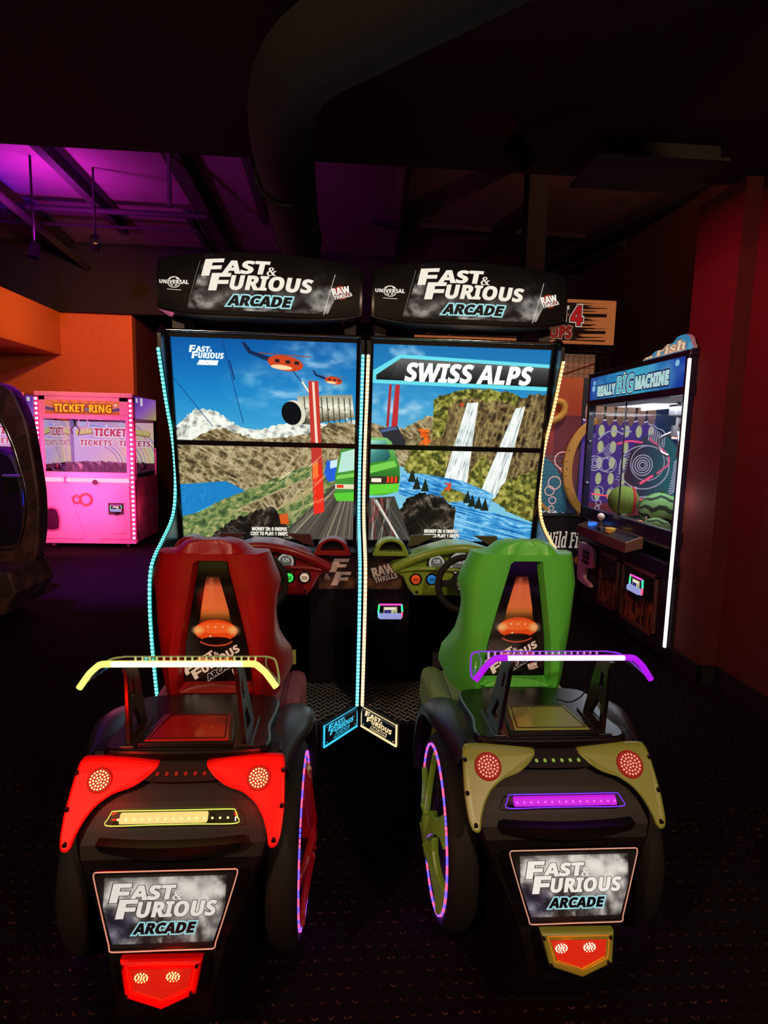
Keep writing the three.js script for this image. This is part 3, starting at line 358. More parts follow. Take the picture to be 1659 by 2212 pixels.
function racingCabinet(xc, label, o) {
  const t = thing('racing_cabinet', label, 'arcade cabinet', [xc, 0, -3.3], 0);
  // shell
  const body = mesh('cabinet_body', [span(-0.505, 0.505, 0.02, 2.02, -0.47, -0.2), span(-0.505, 0.505, 0.2, 0.78, -0.2, 0.1)], M.black, t);
  for (const s of [-1, 1]) { const g = side(panelPts, s > 0 ? 0.493 : -0.515, s > 0 ? 0.515 : -0.493, 0.004); mesh('side_panel', g, M.gloss, t); }
  ledStrip(t, -0.5055, o.ledLeft, o.glowLeft, o.dotLeft); ledStrip(t, 0.5055, o.ledRight, o.glowRight, o.dotRight);
  // screens: two landscape displays, one above the other, leaning out at the top
  const lean = 0.165, sy = 0.999, ny = Math.cos(lean), nz = Math.sin(lean);
  const P = (x, h, d) => [x, sy + h * ny - d * nz, -0.013 + h * nz + d * ny];
  const fr = mesh('screen_frame', [grid(1, 1, (u, v) => P(lerp(-0.493, 0.493, u), lerp(-0.06, 1.112, v), -0.012))], M.black, t);
  mesh('bezel', [[-0.493, 0.493, 1.085, 1.112], [-0.493, 0.493, -0.05, 0.0], [-0.493, -0.475, 0, 1.085], [0.475, 0.493, 0, 1.085], [-0.475, 0.475, 0.53, 0.556]].map(([x0, x1, h0, h1]) => { const g = box(x1 - x0, h1 - h0, 0.03, (x0 + x1) / 2, (h0 + h1) / 2, 0); return g.applyMatrix4(new THREE.Matrix4().makeRotationX(lean)).translate(0, sy, -0.013); }), M.gloss, t);
  for (const [h0, h1, v0, v1] of [[0, 0.53, 0, 0.4885], [0.556, 1.085, 0.5115, 1]]) mesh('screen', grid(1, 1, (u, v) => P(lerp(-0.475, 0.475, u), lerp(h0, h1, v), 0), (u, v) => [u, lerp(v0, v1, v)]), lit(o.screen, GLOW.screen, 0.25), t);
  const ra = new THREE.RectAreaLight(o.screenLight, LV.screen, 0.95, 1.08); ra.position.set(...P(0, 0.54, 0.02)); t.add(ra); ra.lookAt(new THREE.Vector3(...P(0, 0.54, 2)).add(t.position));
  // marquee
  const ms = mesh('marquee_box', (() => { const f = grid(24, 8, (u, v) => marqueeSurf(u, v, -0.01)), b = grid(24, 8, (u, v) => { const p = marqueeSurf(u, v); return [p[0], p[1], 0.12]; }); const e = []; for (const v of [0, 1]) e.push(grid(24, 1, (u, q) => { const p = marqueeSurf(u, v, -0.01); return [p[0], p[1], lerp(p[2], 0.12, q)]; })); for (const u of [0, 1]) e.push(grid(1, 8, (q, v) => { const p = marqueeSurf(u, v, -0.01); return [p[0], p[1], lerp(p[2], 0.12, q)]; })); return [f, b, ...e]; })(), M.gloss, t);
  mesh('marquee_print', grid(32, 10, (u, v) => marqueeSurf(lerp(0.012, 0.988, u), lerp(0.03, 0.97, v), 0), (u, v) => [u, v]), lit(texMarquee, GLOW.print), ms);
  for (const q of [-0.47, 0.41]) mesh('marquee_bracket', span(q, q + 0.06, 2.0, 2.2, -0.05, 0.15), M.black, t);
  mesh('top_highlight', rod([-0.49, 2.098, 0.19], [0.49, 2.098, 0.19], 0.009), M.chrome, t);  // bright rod standing in for the highlight along the glossy frame top
  // dashboard
  const half = [[0, 1.03], [0.06, 1.028], [0.127, 1.008], [0.2, 0.985], [0.27, 0.955], [0.3, 0.945], [0.345, 0.925], [0.362, 0.905], [0.355, 0.885], [0.3, 0.855], [0.288, 0.83], [0.268, 0.79], [0.235, 0.752]];
  const dashPts = [...half.map(([x, y]) => [x, y]), ...half.slice(1).reverse().map(([x, y]) => [-x, y])];
  const dash = mesh('dashboard', extr(dashPts, 0.2, 0.016).translate(0, 0, 0.1), o.paint, t);
  mesh('dash_hood', tube([[-0.35, 0.905, 0.31], [-0.25, 0.96, 0.335], [-0.13, 1.005, 0.355], [0, 1.024, 0.36], [0.13, 1.005, 0.355], [0.25, 0.96, 0.335], [0.35, 0.905, 0.31]], 0.024, 60, 12), o.paint, dash);
  mesh('dash_ridge', tube([[-0.33, 0.89, 0.305], [-0.2, 0.905, 0.315], [0, 0.9, 0.315], [0.2, 0.905, 0.315], [0.33, 0.89, 0.305]], 0.012, 40, 10), o.paint, dash);
  for (const [x, y, r] of [[-0.125, 0.935, 0.042], [0, 0.935, 0.06], [0.125, 0.935, 0.042]]) { const d = mesh('dial', cyl(r + 0.006, 0.02, x, y, 0.302, 'z', 32), M.black, t); mesh('dial_face', new THREE.CircleGeometry(r, 32).translate(x, y, 0.3135), lit(texDial, 0.55), d); }
  for (const [x, y, c] of [[-0.232, 0.845, o.buttons[0]], [-0.147, 0.846, o.buttons[1]], [0.141, 0.849, o.buttons[2]], [0.222, 0.85, o.buttons[3]]]) { const b = mesh('button', new THREE.TorusGeometry(0.028, 0.006, 10, 28).translate(x, y, 0.303), M.gloss, t); const cap = mesh('button_cap', new THREE.SphereGeometry(0.026, 20, 10).scale(1, 1, 0.35).translate(x, y, 0.303), glow(c, 0.75), b); mesh('lettering_bar', [box(0.03, 0.004, 0.003, x, y + 0.004, 0.3135), box(0.03, 0.004, 0.003, x, y - 0.006, 0.3135)], M.black, b); }
  for (const [x, y] of [[-0.33, 0.9], [0.33, 0.9], [-0.225, 0.775], [0.225, 0.775], [-0.17, 0.925], [0.17, 0.925]]) mesh('bolt', cyl(0.008, 0.012, x, y, 0.301, 'z', 12), M.black, dash);
  for (const s of [-1, 1]) { const vx = s * 0.365; const arc = []; for (let i = 0; i <= 20; i++) { const a = Math.PI * i / 20; arc.push([vx + 0.062 * Math.cos(a), 0.988 + 0.052 * Math.sin(a)]); } const out = arc.map(([x, y]) => [vx + (x - vx) * 1.34, 0.978 + (y - 0.978) * 1.24]); out[0] = [vx + 0.098, 0.968]; out[20] = [vx - 0.098, 0.968]; out.push([vx - 0.09, 0.962], [vx + 0.09, 0.962]); const v = mesh('speaker_pod', extr(out, 0.09, 0.004, [arc]).translate(0, 0, 0.19), o.paint, t); mesh('speaker_grille', extr(arc, 0.02).translate(0, 0, 0.205), M.matte, v); }
  mesh('dash_shelf', [span(-0.49, 0.49, 0.945, 0.965, -0.05, 0.2), span(-0.49, 0.49, 0.745, 0.945, -0.05, 0.15)], M.black, t);
  for (const s of [-1, 1]) { const g = grid(1, 1, (u, v) => [s * 0.39 + lerp(-0.1, 0.1, u), lerp(0.75, 0.94, v), 0.153]); mesh('side_sticker', g, printed(s < 0 ? texRaw : texFF, 0.25, 0.4), t); }  // stickers glow faintly, brighter than the light on them
  for (const s of [-1, 1]) mesh('trim_wedge', extr([[s * 0.26, 0.985], [s * 0.2, 1.0], [s * 0.11, 1.05], [s * 0.24, 1.05]], 0.03).translate(0, 0, 0.1), o.paintDim, t);
  const wheel = mesh('steering_wheel', new THREE.TorusGeometry(0.138, 0.017, 14, 48).translate(0, 0.86, 0.46), M.rubber, t);
  mesh('wheel_hub', [cyl(0.062, 0.03, 0, 0.86, 0.45, 'z', 28), box(0.24, 0.035, 0.016, 0, 0.86, 0.452, 0.006), box(0.035, 0.12, 0.016, 0, 0.80, 0.452, 0.006), cyl(0.03, 0.16, 0, 0.86, 0.37, 'z', 20)], M.rubber, wheel);
  mesh('hub_badge', cyl(0.045, 0.008, 0, 0.86, 0.469, 'z', 24), printed(texSeat, 0.3), wheel);  // badge print glows a little by itself
  mesh('lower_front', [span(-0.49, 0.49, 0.2, 0.75, 0.08, 0.1)], M.satin, t);
  for (const s of [-1, 1]) mesh('footwell_cheek', span(s * 0.5, s * 0.24, 0.2, 0.75, 0.1, 0.14, 0.008), M.satin, t);
  mesh('pedal', box(0.07, 0.13, 0.015, 0.1, 0.34, 0.2), M.steel, t); mesh('pedal', box(0.1, 0.09, 0.015, -0.06, 0.36, 0.2), M.steel, t);
  if (o.warn) mesh('yellow_green_box', box(0.045, 0.075, 0.012, 0.165, 0.455, 0.4, 0.003), std(0x9a9a3c, 0.6, 0, { emissive: 0x9a9a3c, emissiveIntensity: 0.12 }), t);  // small yellow-green box, faintly emissive
  // platform with diamond plate and edge-lit name plates
  const plan = [[-0.518, -0.36], [-0.33, -0.6], [0.33, -0.6], [0.518, -0.36], [0.518, 0.2], [-0.518, 0.2]];
  const plat = mesh('platform', extr(plan, 0.175, 0.006).rotateX(-Math.PI / 2).translate(0, 0.02, 0), M.black, t);
  const lug = new THREE.CapsuleGeometry(0.0042, 0.021, 3, 6).scale(1, 1, 0.5).rotateX(-Math.PI / 2), lugs = [];
  for (let j = 0; j < 22; j++) for (let i = 0; i < 44; i++) { const x = -0.505 + i * 0.0235, z = 0.12 + j * 0.0225 + (i % 2) * 0.011; const lim = Math.abs(x) < 0.33 ? 0.59 : 0.6 - (Math.abs(x) - 0.33) * 1.28 - 0.02; if (z < lim) lugs.push(lug.clone().rotateY((i + j) % 2 ? 0.9 : -0.9).translate(x, 0.197, z)); }
  mesh('tread_plate', extr(plan.map(([x, z]) => [x * 0.99, z * 0.99]), 0.004).rotateX(-Math.PI / 2).translate(0, 0.193, 0), std(0x2c2826, 0.45, 0.6), plat);
  stuff(mesh('tread_lugs', lugs, std(0xd8d0c8, 0.3, 0.8), plat));
  for (const [s, tex, lab] of [[-1, o.plates[0], 0], [1, o.plates[1], 1]]) {
    const A = [s * 0.504, 0.382], B = [s * 0.336, 0.596]; const pl = mesh('name_plate', grid(1, 1, (u, v) => { const q = s > 0 ? 1 - u : u; return [lerp(A[0], B[0], q) + s * 0.006, lerp(0.075, 0.185, v), lerp(A[1], B[1], q) + 0.006]; }, (u, v) => [u, v]), lit(tex, 1.1), t);
    mesh('plate_screw', [0.12, 0.88].map((q) => cyl(0.004, 0.006, lerp(A[0], B[0], q) + s * 0.01, 0.09, lerp(A[1], B[1], q) + 0.01, 'z', 10)), M.steel, pl);
    const g = mesh('plate_edge', [bar([A[0] + s * 0.006, 0.072, A[1] + 0.006], [B[0] + s * 0.006, 0.072, B[1] + 0.006], 0.006, 0.006), bar([B[0] + s * 0.006, 0.072, B[1] + 0.006], [B[0] + s * 0.006, 0.185, B[1] + 0.006], 0.008, 0.008)], glow(o.plateCol[lab], 1.2), pl);
  }
  mesh('levelling_foot', [[-0.45, -0.4], [0.45, -0.4], [-0.28, 0.5], [0.28, 0.5]].map(([x, z]) => cyl(0.02, 0.03, x, 0.012, z, 'y', 12)), M.steel, t);
  if (o.reader) cardReader(t, -0.352, 0.632, 0.18, 1);
  return t;
}
function cardReader(parent, x, y, z, s, face) {
  const r = mesh('card_reader', [box(0.13 * s, 0.085 * s, 0.02 * s, 0, 0, -0.005 * s, 0.008 * s), box(0.04 * s, 0.05 * s, 0.02 * s, 0, -0.06 * s, 0, 0.004 * s), box(0.05 * s, 0.05 * s, 0.06 * s, 0, 0, -0.03 * s)], M.satin, parent);
  mesh('display', new THREE.PlaneGeometry(0.075 * s, 0.038 * s).translate(0, 0.008 * s, 0.007 * s), lit(texReader, 0.9), r);
  const rim = [[-0.062, 0.04], [0.062, 0.04], [0.066, 0], [0.062, -0.035], [-0.062, -0.035], [-0.066, 0]], cols = [0xf04ac0, 0x40e0b0, 0xff5a80, 0x9a7aff, 0x7ac8ff, 0x3ae080];
  rim.forEach((p, i) => { const q = rim[(i + 1) % 6]; mesh('light_bar', rod([p[0] * s, p[1] * s, 0.006 * s], [q[0] * s, q[1] * s, 0.006 * s], 0.0052 * s, 8), glow(cols[i], 1.3), r); });
  mesh('swipe_lip', box(0.124 * s, 0.03 * s, 0.03 * s, 0, -0.024 * s, 0.012 * s, 0.008 * s), glow(0xa8b0f0, 0.75), r);
  r.position.set(x, y, z); if (face) r.rotation.y = face; return r;
}
const texReader = canvasTex(128, 64, (x) => { x.fillStyle = '#c8b890'; x.fillRect(0, 0, 128, 64); x.fillStyle = '#2a2a78'; x.fillRect(6, 30, 66, 30); x.fillStyle = '#f4ecd8'; x.fillRect(10, 6, 100, 20); x.fillStyle = '#58b060'; x.fillRect(92, 44, 26, 16); });

const redPaint = phys(0x8e0a08, 0.38, { clearcoat: 0.5, clearcoatRoughness: 0.25 }), greenPaint = phys(0x88ac38, 0.36, { clearcoat: 0.5, clearcoatRoughness: 0.25 });
racingCabinet(XL, 'left racing game cabinet with teal lit sides and red dashboard', { ledLeft: 0x10a8a0, ledRight: 0x20b4d0, dotLeft: 0x8af0e8, dotRight: 0x98ecf8, glowLeft: 1.5, glowRight: 1.4, screen: texScreenL, screenLight: 0x9cc4e0, paint: redPaint, paintDim: std(0x4a1210, 0.6), buttons: [0xff5020, 0x30a0e0, 0x40ff60, 0xe8c8a8], plates: [texPlateTeal, texPlateTeal], plateCol: [0x38c8f0, 0x38c8f0], warn: true });
racingCabinet(XL + PITCH, 'right racing game cabinet with amber lit sides and green dashboard', { ledLeft: 0xf4bc80, ledRight: 0xf0a848, dotLeft: 0xffe4c0, dotRight: 0xffdca0, glowLeft: 1.5, glowRight: 1.7, screen: texScreenR, screenLight: 0xa8c4c8, paint: greenPaint, paintDim: std(0x4a4a2a, 0.6), buttons: [0xf04818, 0x1c80c8, 0x40ff60, 0xe8c8a8], plates: [texPlateCream, texPlateCream], plateCol: [0xf8dca4, 0xf8dca4], reader: true });

// ---------------------------------------------------------------- racing seats
const TAIL = [[0.1, 0.1], [0.26, 0.07], [0.36, 0.035], [0.52, -0.005], [0.68, -0.14], [0.77, -0.23]];
const tz = (y) => table(TAIL, y);
const onTail = (g, lift) => bend(g, (v) => { v.z += tz(v.y) + lift; });
function seatShell(wide) {
  //        y     wb     wf     zb     zf     hw     dep
  const R = [[0.66, 0.168, 0.205, -0.57, -0.79, 0.112, 0], [0.7, 0.174, 0.228, -0.562, -0.81, 0.114, 0], [0.722, 0.177, 0.236, -0.558, -0.81, 0.115, 0], [0.745, 0.18, 0.237, -0.556, -0.8, 0.114, 0.035],
    [0.8, 0.183, 0.232, -0.552, -0.77, 0.11, 0.035], [0.85, 0.186, 0.21, -0.546, -0.73, 0.104, 0.035], [0.89, 0.188, 0.197, -0.54, -0.7, 0.099, 0.035], [0.95, 0.19, 0.188, -0.532, -0.675, 0.088, 0.035], [1.0, 0.19, 0.186, -0.526, -0.66, 0.078, 0.035],
    [1.06, 0.19, 0.198, -0.518, -0.645, 0.066, 0.035], [1.085, 0.189, 0.208, -0.514, -0.64, 0.061, 0.035], [1.12, 0.182, 0.2, -0.51, -0.63, 0.053, 0.035], [1.172, 0.172, 0.182, -0.504, -0.61, 0.043, 0.035], [1.18, 0.17, 0.18, -0.503, -0.608, 0.042, 0], [1.203, 0.165, 0.172, -0.5, -0.6, 0.035, 0],
    [1.206, 0.12, 0.122, -0.502, -0.595, 0.03, 0], [1.236, 0.088, 0.088, -0.508, -0.585, 0.025, 0], [1.247, 0.05, 0.05, -0.515, -0.575, 0.012, 0]];
  const rows = R.map(([y, wb, wf, zb, zf, hw, dep]) => {
    const k = Math.min(1, wb / 0.15), h = [[wf, zf], [(wf + wb) / 2 + 0.008 * k, (zf + zb) / 2 - 0.01], [wb, zb - 0.035], [wb - 0.022 * k, zb - 0.004], [Math.min(hw + 0.04, wb - 0.03 * k), zb + 0.012 * k], [hw + 0.012 * k, zb + 0.004], [hw, zb - dep]];
    const L = h.map(([x, z]) => [-x, z]), Rr = h.map(([x, z]) => [x, z]).reverse();
    const inn = [[wf - 0.035 * k, zf + 0.004], [wb - 0.05 * k, zb - 0.075 * (k < 1 ? 0.6 : 1)], [0, zb - 0.068 * (k < 1 ? 0.8 : 1)], [-(wb - 0.05 * k), zb - 0.075 * (k < 1 ? 0.6 : 1)], [-(wf - 0.035 * k), zf + 0.004]];
    return [...L, ...Rr, ...inn].map(([x, z]) => [x, y, z]);
  });
  const n = rows[0].length, pos = [], idx = []; rows.forEach((r) => r.forEach((p) => pos.push(...p)));
  for (let j = 0; j < rows.length - 1; j++) for (let i = 0; i < n; i++) { const a = j * n + i, b = j * n + (i + 1) % n, c = a + n, d = b + n; idx.push(a, b, d, a, d, c); }
  for (const [j, f] of [[0, true], [rows.length - 1, false]]) { const cz = rows[j].reduce((q, p) => q + p[2], 0) / n; pos.push(0, rows[j][0][1], cz); const m = pos.length / 3 - 1; for (let i = 0; i < n; i++) { const a = j * n + i, b = j * n + (i + 1) % n; f ? idx.push(b, a, m) : idx.push(a, b, m); } }
  const g = new THREE.BufferGeometry(); g.setAttribute('position', new THREE.Float32BufferAttribute(pos, 3)); g.setIndex(idx); g.setAttribute('uv', new THREE.Float32BufferAttribute(new Float32Array(pos.length / 3 * 2), 2));
  return { shell: toCreasedNormals(g, 0.8), rows: R };
}
const SHELL = seatShell();
const winRows = SHELL.rows.filter((r) => r[6] > 0).map((r) => [r[0], r[5], r[3] - 0.028]);
const winPrint = grid(4, winRows.length - 1, (u, v) => { const r = winRows[Math.round(v * (winRows.length - 1))]; return [lerp(-r[1], r[1], u) * 0.985, r[0], r[2]]; }); { const p = winPrint.attributes.position, u = winPrint.attributes.uv; for (let i = 0; i < p.count; i++) u.setXY(i, 0.5 + p.getX(i) / 0.226, (p.getY(i) - 0.745) / (1.172 - 0.745)); }
const cushionPts = [[-0.58, 0.44], [-0.58, 0.57], [-0.7, 0.595], [-0.95, 0.6], [-1.02, 0.585], [-1.05, 0.54], [-1.04, 0.44]];
const dots = (n, gap, r, out = []) => { out.push([0, 0]); for (let k = 1; k <= n; k++) for (let i = 0; i < 6 * k; i++) { const a = i / (6 * k) * Math.PI * 2 + k * 0.3; out.push([Math.cos(a) * gap * k, Math.sin(a) * gap * k]); } return out; };
const panelOut = [[0.062, 0.704], [0.15, 0.714], [0.246, 0.716], [0.27, 0.706], [0.277, 0.62], [0.272, 0.57], [0.262, 0.551], [0.243, 0.551], [0.236, 0.575], [0.222, 0.603], [0.2, 0.628], [0.165, 0.648], [0.12, 0.66], [0.086, 0.678]];
const PANEL = onTail(extr(smooth(panelOut, 70), 0.022, 0.007), -0.003);
const bodyPts = [[0.05, 0.2], [0.03, 0.3], [-0.015, 0.42], [-0.035, 0.52], [-0.09, 0.6], [-0.16, 0.67], [-0.2, 0.712], [-0.3, 0.715], [-0.5, 0.69], [-0.58, 0.62], [-0.66, 0.46], [-1.05, 0.44], [-1.1, 0.4], [-1.1, 0.2], [-0.68, 0.04], [-0.1, 0.04], [0.0, 0.08], [0.045, 0.14]];
const BODY = (() => { const g = new THREE.BoxGeometry(1, 1, 1); const out = smooth(bodyPts, 96); const s = side(out, -0.5, 0.5, 0.03); return bend(s, (v) => { const back = Math.max(0, Math.min(1, (v.z + 0.35) / 0.3)); const w = lerp(0.27, table([[0, 0.16], [0.2, 0.12], [0.32, 0.15], [0.45, 0.21], [0.55, 0.25], [0.72, 0.26]], v.y), back); v.x *= 2 * w; }); })();
const FA0 = 1.2, FA1 = Math.PI * 1.06;
const fenderAt = (u, x, r) => { const a = lerp(FA0, FA1, u), front = Math.max(0, -Math.cos(a)), k = Math.min(1, u / 0.3), e = k * k * (3 - 2 * k); return [x > 0.25 ? lerp(0.25 + (x - 0.25) * 0.35, x, e) : x, 0.374 + Math.sin(a) * (0.285 + lerp(r * 0.75, r, e)), -0.31 + Math.cos(a) * (0.37 + r) - front * 0.03]; };
const FENDER = (() => {                                        // a wheel arch, right side
  const sec = [[0.318, 0.0], [0.332, 0.018], [0.326, 0.045], [0.292, 0.068], [0.245, 0.07], [0.19, 0.05]];
  const c = new THREE.CatmullRomCurve3(sec.map(([x, r]) => new THREE.Vector3(x, r, 0)), false, 'catmullrom', 0.5);
  return grid(44, 18, (u, v) => { const q = c.getPoint(v); return fenderAt(u, q.x, q.y); });
})();
const FENDER_LIP = grid(44, 2, (u, v) => fenderAt(u, lerp(0.318, 0.24, v), 0));
const SPOKE = (() => { const s = smooth([[-0.05, 0.05], [-0.035, 0.1], [-0.03, 0.17], [-0.055, 0.24], [-0.06, 0.272], [0, 0.279], [0.06, 0.272], [0.03, 0.22], [0.02, 0.14], [0.035, 0.08], [0.045, 0.05]], 40); const g = extr(s, 0.022, 0.006); return bend(g, (v) => { v.z += 0.035 * (1 - Math.min(1, v.y / 0.28) ** 2) - 0.02 + v.x * 0.25; }); })();
const WY = 0.345, WZ = -0.34, WR = 0.243;
function racingSeat(x, z, label, o) {
  const t = thing('racing_pod', label, 'arcade seat', [x, 0, z]);
  mesh('seat_body', BODY, M.satin, t);
  const sh = mesh('seat_shell', SHELL.shell, o.shell, t);
  mesh('shell_print', winPrint, printed(texSeat, 0.22, 0.18), sh);  // shell print lifted by a weak glow of its own
  mesh('shell_lip', extr([...smooth([[-0.122, 0.724], [-0.07, 0.742], [0, 0.75], [0.07, 0.742], [0.122, 0.724]], 30, false), [0.11, 0.716], [-0.11, 0.716]], 0.024, 0.007).rotateX(-0.25).translate(0, 0.022, -0.378), o.shell, sh);
  mesh('seat_cushion', [side(smooth(cushionPts, 50), -0.2, 0.2, 0.02), side(smooth(cushionPts.map(([a, b]) => [a, b > 0.55 ? b + 0.015 : b]), 50), 0.19, 0.274, 0.03), side(smooth(cushionPts.map(([a, b]) => [a, b > 0.55 ? b + 0.015 : b]), 50), -0.274, -0.19, 0.03)], o.cushion, t);
  // rear deck
  const deck = mesh('rear_deck', extr(smooth([[-0.2, 0.17], [-0.215, 0.3], [-0.2, 0.5], [0.2, 0.5], [0.215, 0.3], [0.2, 0.17]], 60), 0.03, 0.008).rotateX(-Math.PI / 2).translate(0, 0.702, 0), M.gloss, t);
  mesh('deck_frame', extr([[-0.105, 0.345], [0.105, 0.345], [0.128, 0.178], [-0.128, 0.178]], 0.016, 0.005).rotateX(-Math.PI / 2).translate(0, 0.73, 0), M.gloss, deck);
  mesh('deck_panel', extr([[-0.092, 0.337], [0.092, 0.337], [0.112, 0.186], [-0.112, 0.186]], 0.006, 0.002).rotateX(-Math.PI / 2).translate(0, 0.744, 0), o.deck, deck);
  const bl = (a, b) => bar([a[0], 0.7505, -a[1]], [b[0], 0.7505, -b[1]], 0.003, 0.0015);
  mesh('deck_pinstripe', [bl([-0.083, 0.329], [0.083, 0.329]), bl([0.083, 0.329], [0.102, 0.194]), bl([0.102, 0.194], [-0.102, 0.194]), bl([-0.102, 0.194], [-0.083, 0.329])], M.black, deck);
  // fenders and wheels
  for (const s of [1, -1]) {
    const f = mesh('fender', s > 0 ? FENDER : mirrorX(FENDER), M.fender, t); mesh('fender_lip', s > 0 ? FENDER_LIP : mirrorX(FENDER_LIP), M.gloss, f);
    const w = mesh('wheel', new THREE.TorusGeometry(WR + 0.016, 0.026, 14, 64).rotateY(Math.PI / 2).scale(1.7, 1, 1).translate(s * 0.268, WY, WZ), M.rubber, t);
    mesh('rim_disc', cyl(WR, 0.02, s * 0.265, WY, WZ, 'x', 48), M.matte, w);
    for (let k = 0; k < 5; k++) { const g = SPOKE.clone().rotateZ(k * Math.PI * 0.4 + (s > 0 ? 0.3 : 0.25)).scale(0.86, 0.86, 1).rotateY(s * Math.PI / 2).translate(s * 0.305, WY, WZ); mesh('spoke', g, o.spoke, w); }
    mesh('hub_cap', new THREE.SphereGeometry(0.05, 24, 12).scale(0.5, 1, 1).translate(s * 0.328, WY, WZ), o.spoke, w);
    const A = [], B = [], bead = box(0.006, 0.0105, 0.006); for (let i = 0; i < 120; i++) { const a = i / 120 * Math.PI * 2; const g = bead.clone().rotateX(-a).translate(s * 0.3125, WY + Math.sin(a) * WR, WZ + Math.cos(a) * WR); (((i >> 1) % 2) ? A : B).push(g); }
    stuff(mesh('rim_leds', A, glow(0xff4a78, 2.2), w)); stuff(mesh('rim_leds', B, glow(0x5a48ff, 2.4), w));
    const l = new THREE.PointLight(0xa040ff, 0.02, 0, 2); l.shadow.radius = 1; lamp(l, s * 0.36, 0.09, WZ, t);
  }
  // tail: lamp panels, vent, light bar, name plate, lower lamp
  for (const s of [-1, 1]) {
    const p = mesh('lamp_panel', s > 0 ? PANEL : mirrorX(PANEL), o.panel, t);
    for (const [a, b] of [[0.268, 0.69], [0.27, 0.625], [0.255, 0.565]]) mesh('panel_bolt', cyl(0.0055, 0.008, s * a, b, tz(b) + 0.019, 'z', 10), M.black, p);
    const cx = s * 0.205, cy = 0.677, cz = tz(0.677) + 0.021, tilt = -0.68;
    const place = (g) => g.scale(o.lampSize, o.lampSize, 1).rotateX(tilt).translate(cx, cy, cz);
    const d = mesh('tail_light', [place(new THREE.TorusGeometry(0.0275, 0.004, 10, 40)), place(new THREE.CylinderGeometry(0.027, 0.027, 0.012, 36).rotateX(Math.PI / 2).translate(0, 0, -0.004))], o.lens, t);
    stuff(mesh('led_cluster', dots(3, 0.0074).map(([a, b]) => place(new THREE.SphereGeometry(0.0023, 8, 6).translate(a, b, 0.004))), o.led, d));
    if (o.brake) { const l = new THREE.PointLight(0xff1408, o.brake, 0, 2); l.shadow.radius = 1.2; lamp(l, cx, cy + 0.05, cz + 0.11, t); }
  }
  const bz = tz(0.683);
  const vent = mesh('tail_vent', onTail(extr(smooth([[-0.105, 0.69], [-0.08, 0.702], [0.08, 0.702], [0.105, 0.69], [0.085, 0.668], [-0.085, 0.668]], 40), 0.02, 0.005), -0.008), M.matte, t);
  for (let i = 0; i < 6; i++) mesh('vent_dot', cyl(0.0042, 0.006, -0.062 + i * 0.0245, 0.684, tz(0.684) + 0.013, 'z', 14).clone(), o.dot, vent);  // coloured dots with a faint glow of their own
  const bb = mesh('light_bar', onTail(extr([[-0.162, 0.597], [-0.163, 0.608], [-0.158, 0.617], [-0.148, 0.6205], [0.143, 0.6205], [0.153, 0.617], [0.158, 0.608], [0.157, 0.597]], 0.016, 0.004), 0.004), o.barLens, t);
  mesh('bar_tube', onTail(box(o.barSpan[1] - o.barSpan[0], 0.019, 0.009, (o.barSpan[0] + o.barSpan[1]) / 2, 0.6085, 0.018, 0.004), 0.003), o.barGlow, bb);
  mesh('bar_rim', tube([[-0.162, 0.596], [-0.1635, 0.608], [-0.158, 0.6175], [-0.148, 0.621], [-0.05, 0.621], [0.05, 0.621], [0.143, 0.621], [0.153, 0.6175], [0.1585, 0.608], [0.157, 0.596], [0.05, 0.596], [-0.06, 0.596]].map(([a, b]) => [a, b, tz(b) + 0.02]), 0.0013, 120, 6, true), o.rimGlow, bb);
  for (let i = 0; i < 15; i++) mesh('bar_led', new THREE.SphereGeometry(0.003, 10, 8).translate(-0.137 + i * 0.0195, 0.6085, tz(0.6085) + 0.026), o.barLed, bb);
  { const l = new THREE.RectAreaLight(o.barColor, 0.45, 0.3, 0.03); l.position.set(0, 0.6, tz(0.6) + 0.055); t.add(l); l.lookAt(new THREE.Vector3(x, 0.3, z + 0.4)); }
  const lip = mesh('tail_lip', bend(new THREE.BoxGeometry(0.34, 0.034, 0.03, 24, 2, 2).translate(0, 0.55, tz(0.55) + 0.014), (v) => { v.z -= v.x * v.x * 0.5; v.y += (v.x * v.x) * 0.6 * (v.y < 0.545 ? 1 : 0); if (v.y > 0.555) v.x *= 1.06; }), M.satin, t);
  const plateOut = (k) => smooth([[-0.172 + k, 0.51 - k], [-0.166 + k, 0.518 - k], [-0.1, 0.5185 - k], [0.1, 0.5185 - k], [0.166 - k, 0.518 - k], [0.172 - k, 0.51 - k], [0.148 - k, 0.428], [0.124 - k, 0.352 + k], [0.118 - k, 0.345 + k], [0, 0.345 + k], [-0.118 + k, 0.345 + k], [-0.124 + k, 0.352 + k], [-0.148 + k, 0.428]], 90);
  const npl = mesh('number_plate', onTail(extr(plateOut(0), 0.014, 0.003), 0.004), M.gloss, t);
  mesh('plate_print', uvFit(onTail(new THREE.ShapeGeometry(shapeOf(plateOut(0.006))), 0.0185), -0.172, 0.172, 0.345, 0.52), lit(texPlate, o.plateGlow), npl);
  mesh('plate_trim', tube(plateOut(0).map(([a, b]) => [a, b, tz(b) + 0.019]), 0.0017, 180, 6, true), std(0xe0b8a8, 0.4, 0, { emissive: 0xc89a88, emissiveIntensity: 0.45 }), npl);  // plate print and trim both glow by themselves
  const hexO = [[-0.108, 0.33], [0.096, 0.327], [0.085, 0.26], [0.002, 0.228], [-0.088, 0.257]].map(([a, b]) => [a * 0.95 + 0.006, b]), hexI = [[-0.09, 0.32], [0.08, 0.318], [0.07, 0.27], [0.002, 0.243], [-0.073, 0.266]].map(([a, b]) => [a * 0.95 + 0.006, b]);
  const ll = mesh('lower_lamp', onTail(extr(hexO, 0.026, 0.006, [hexI]), 0.0), o.panel, t);
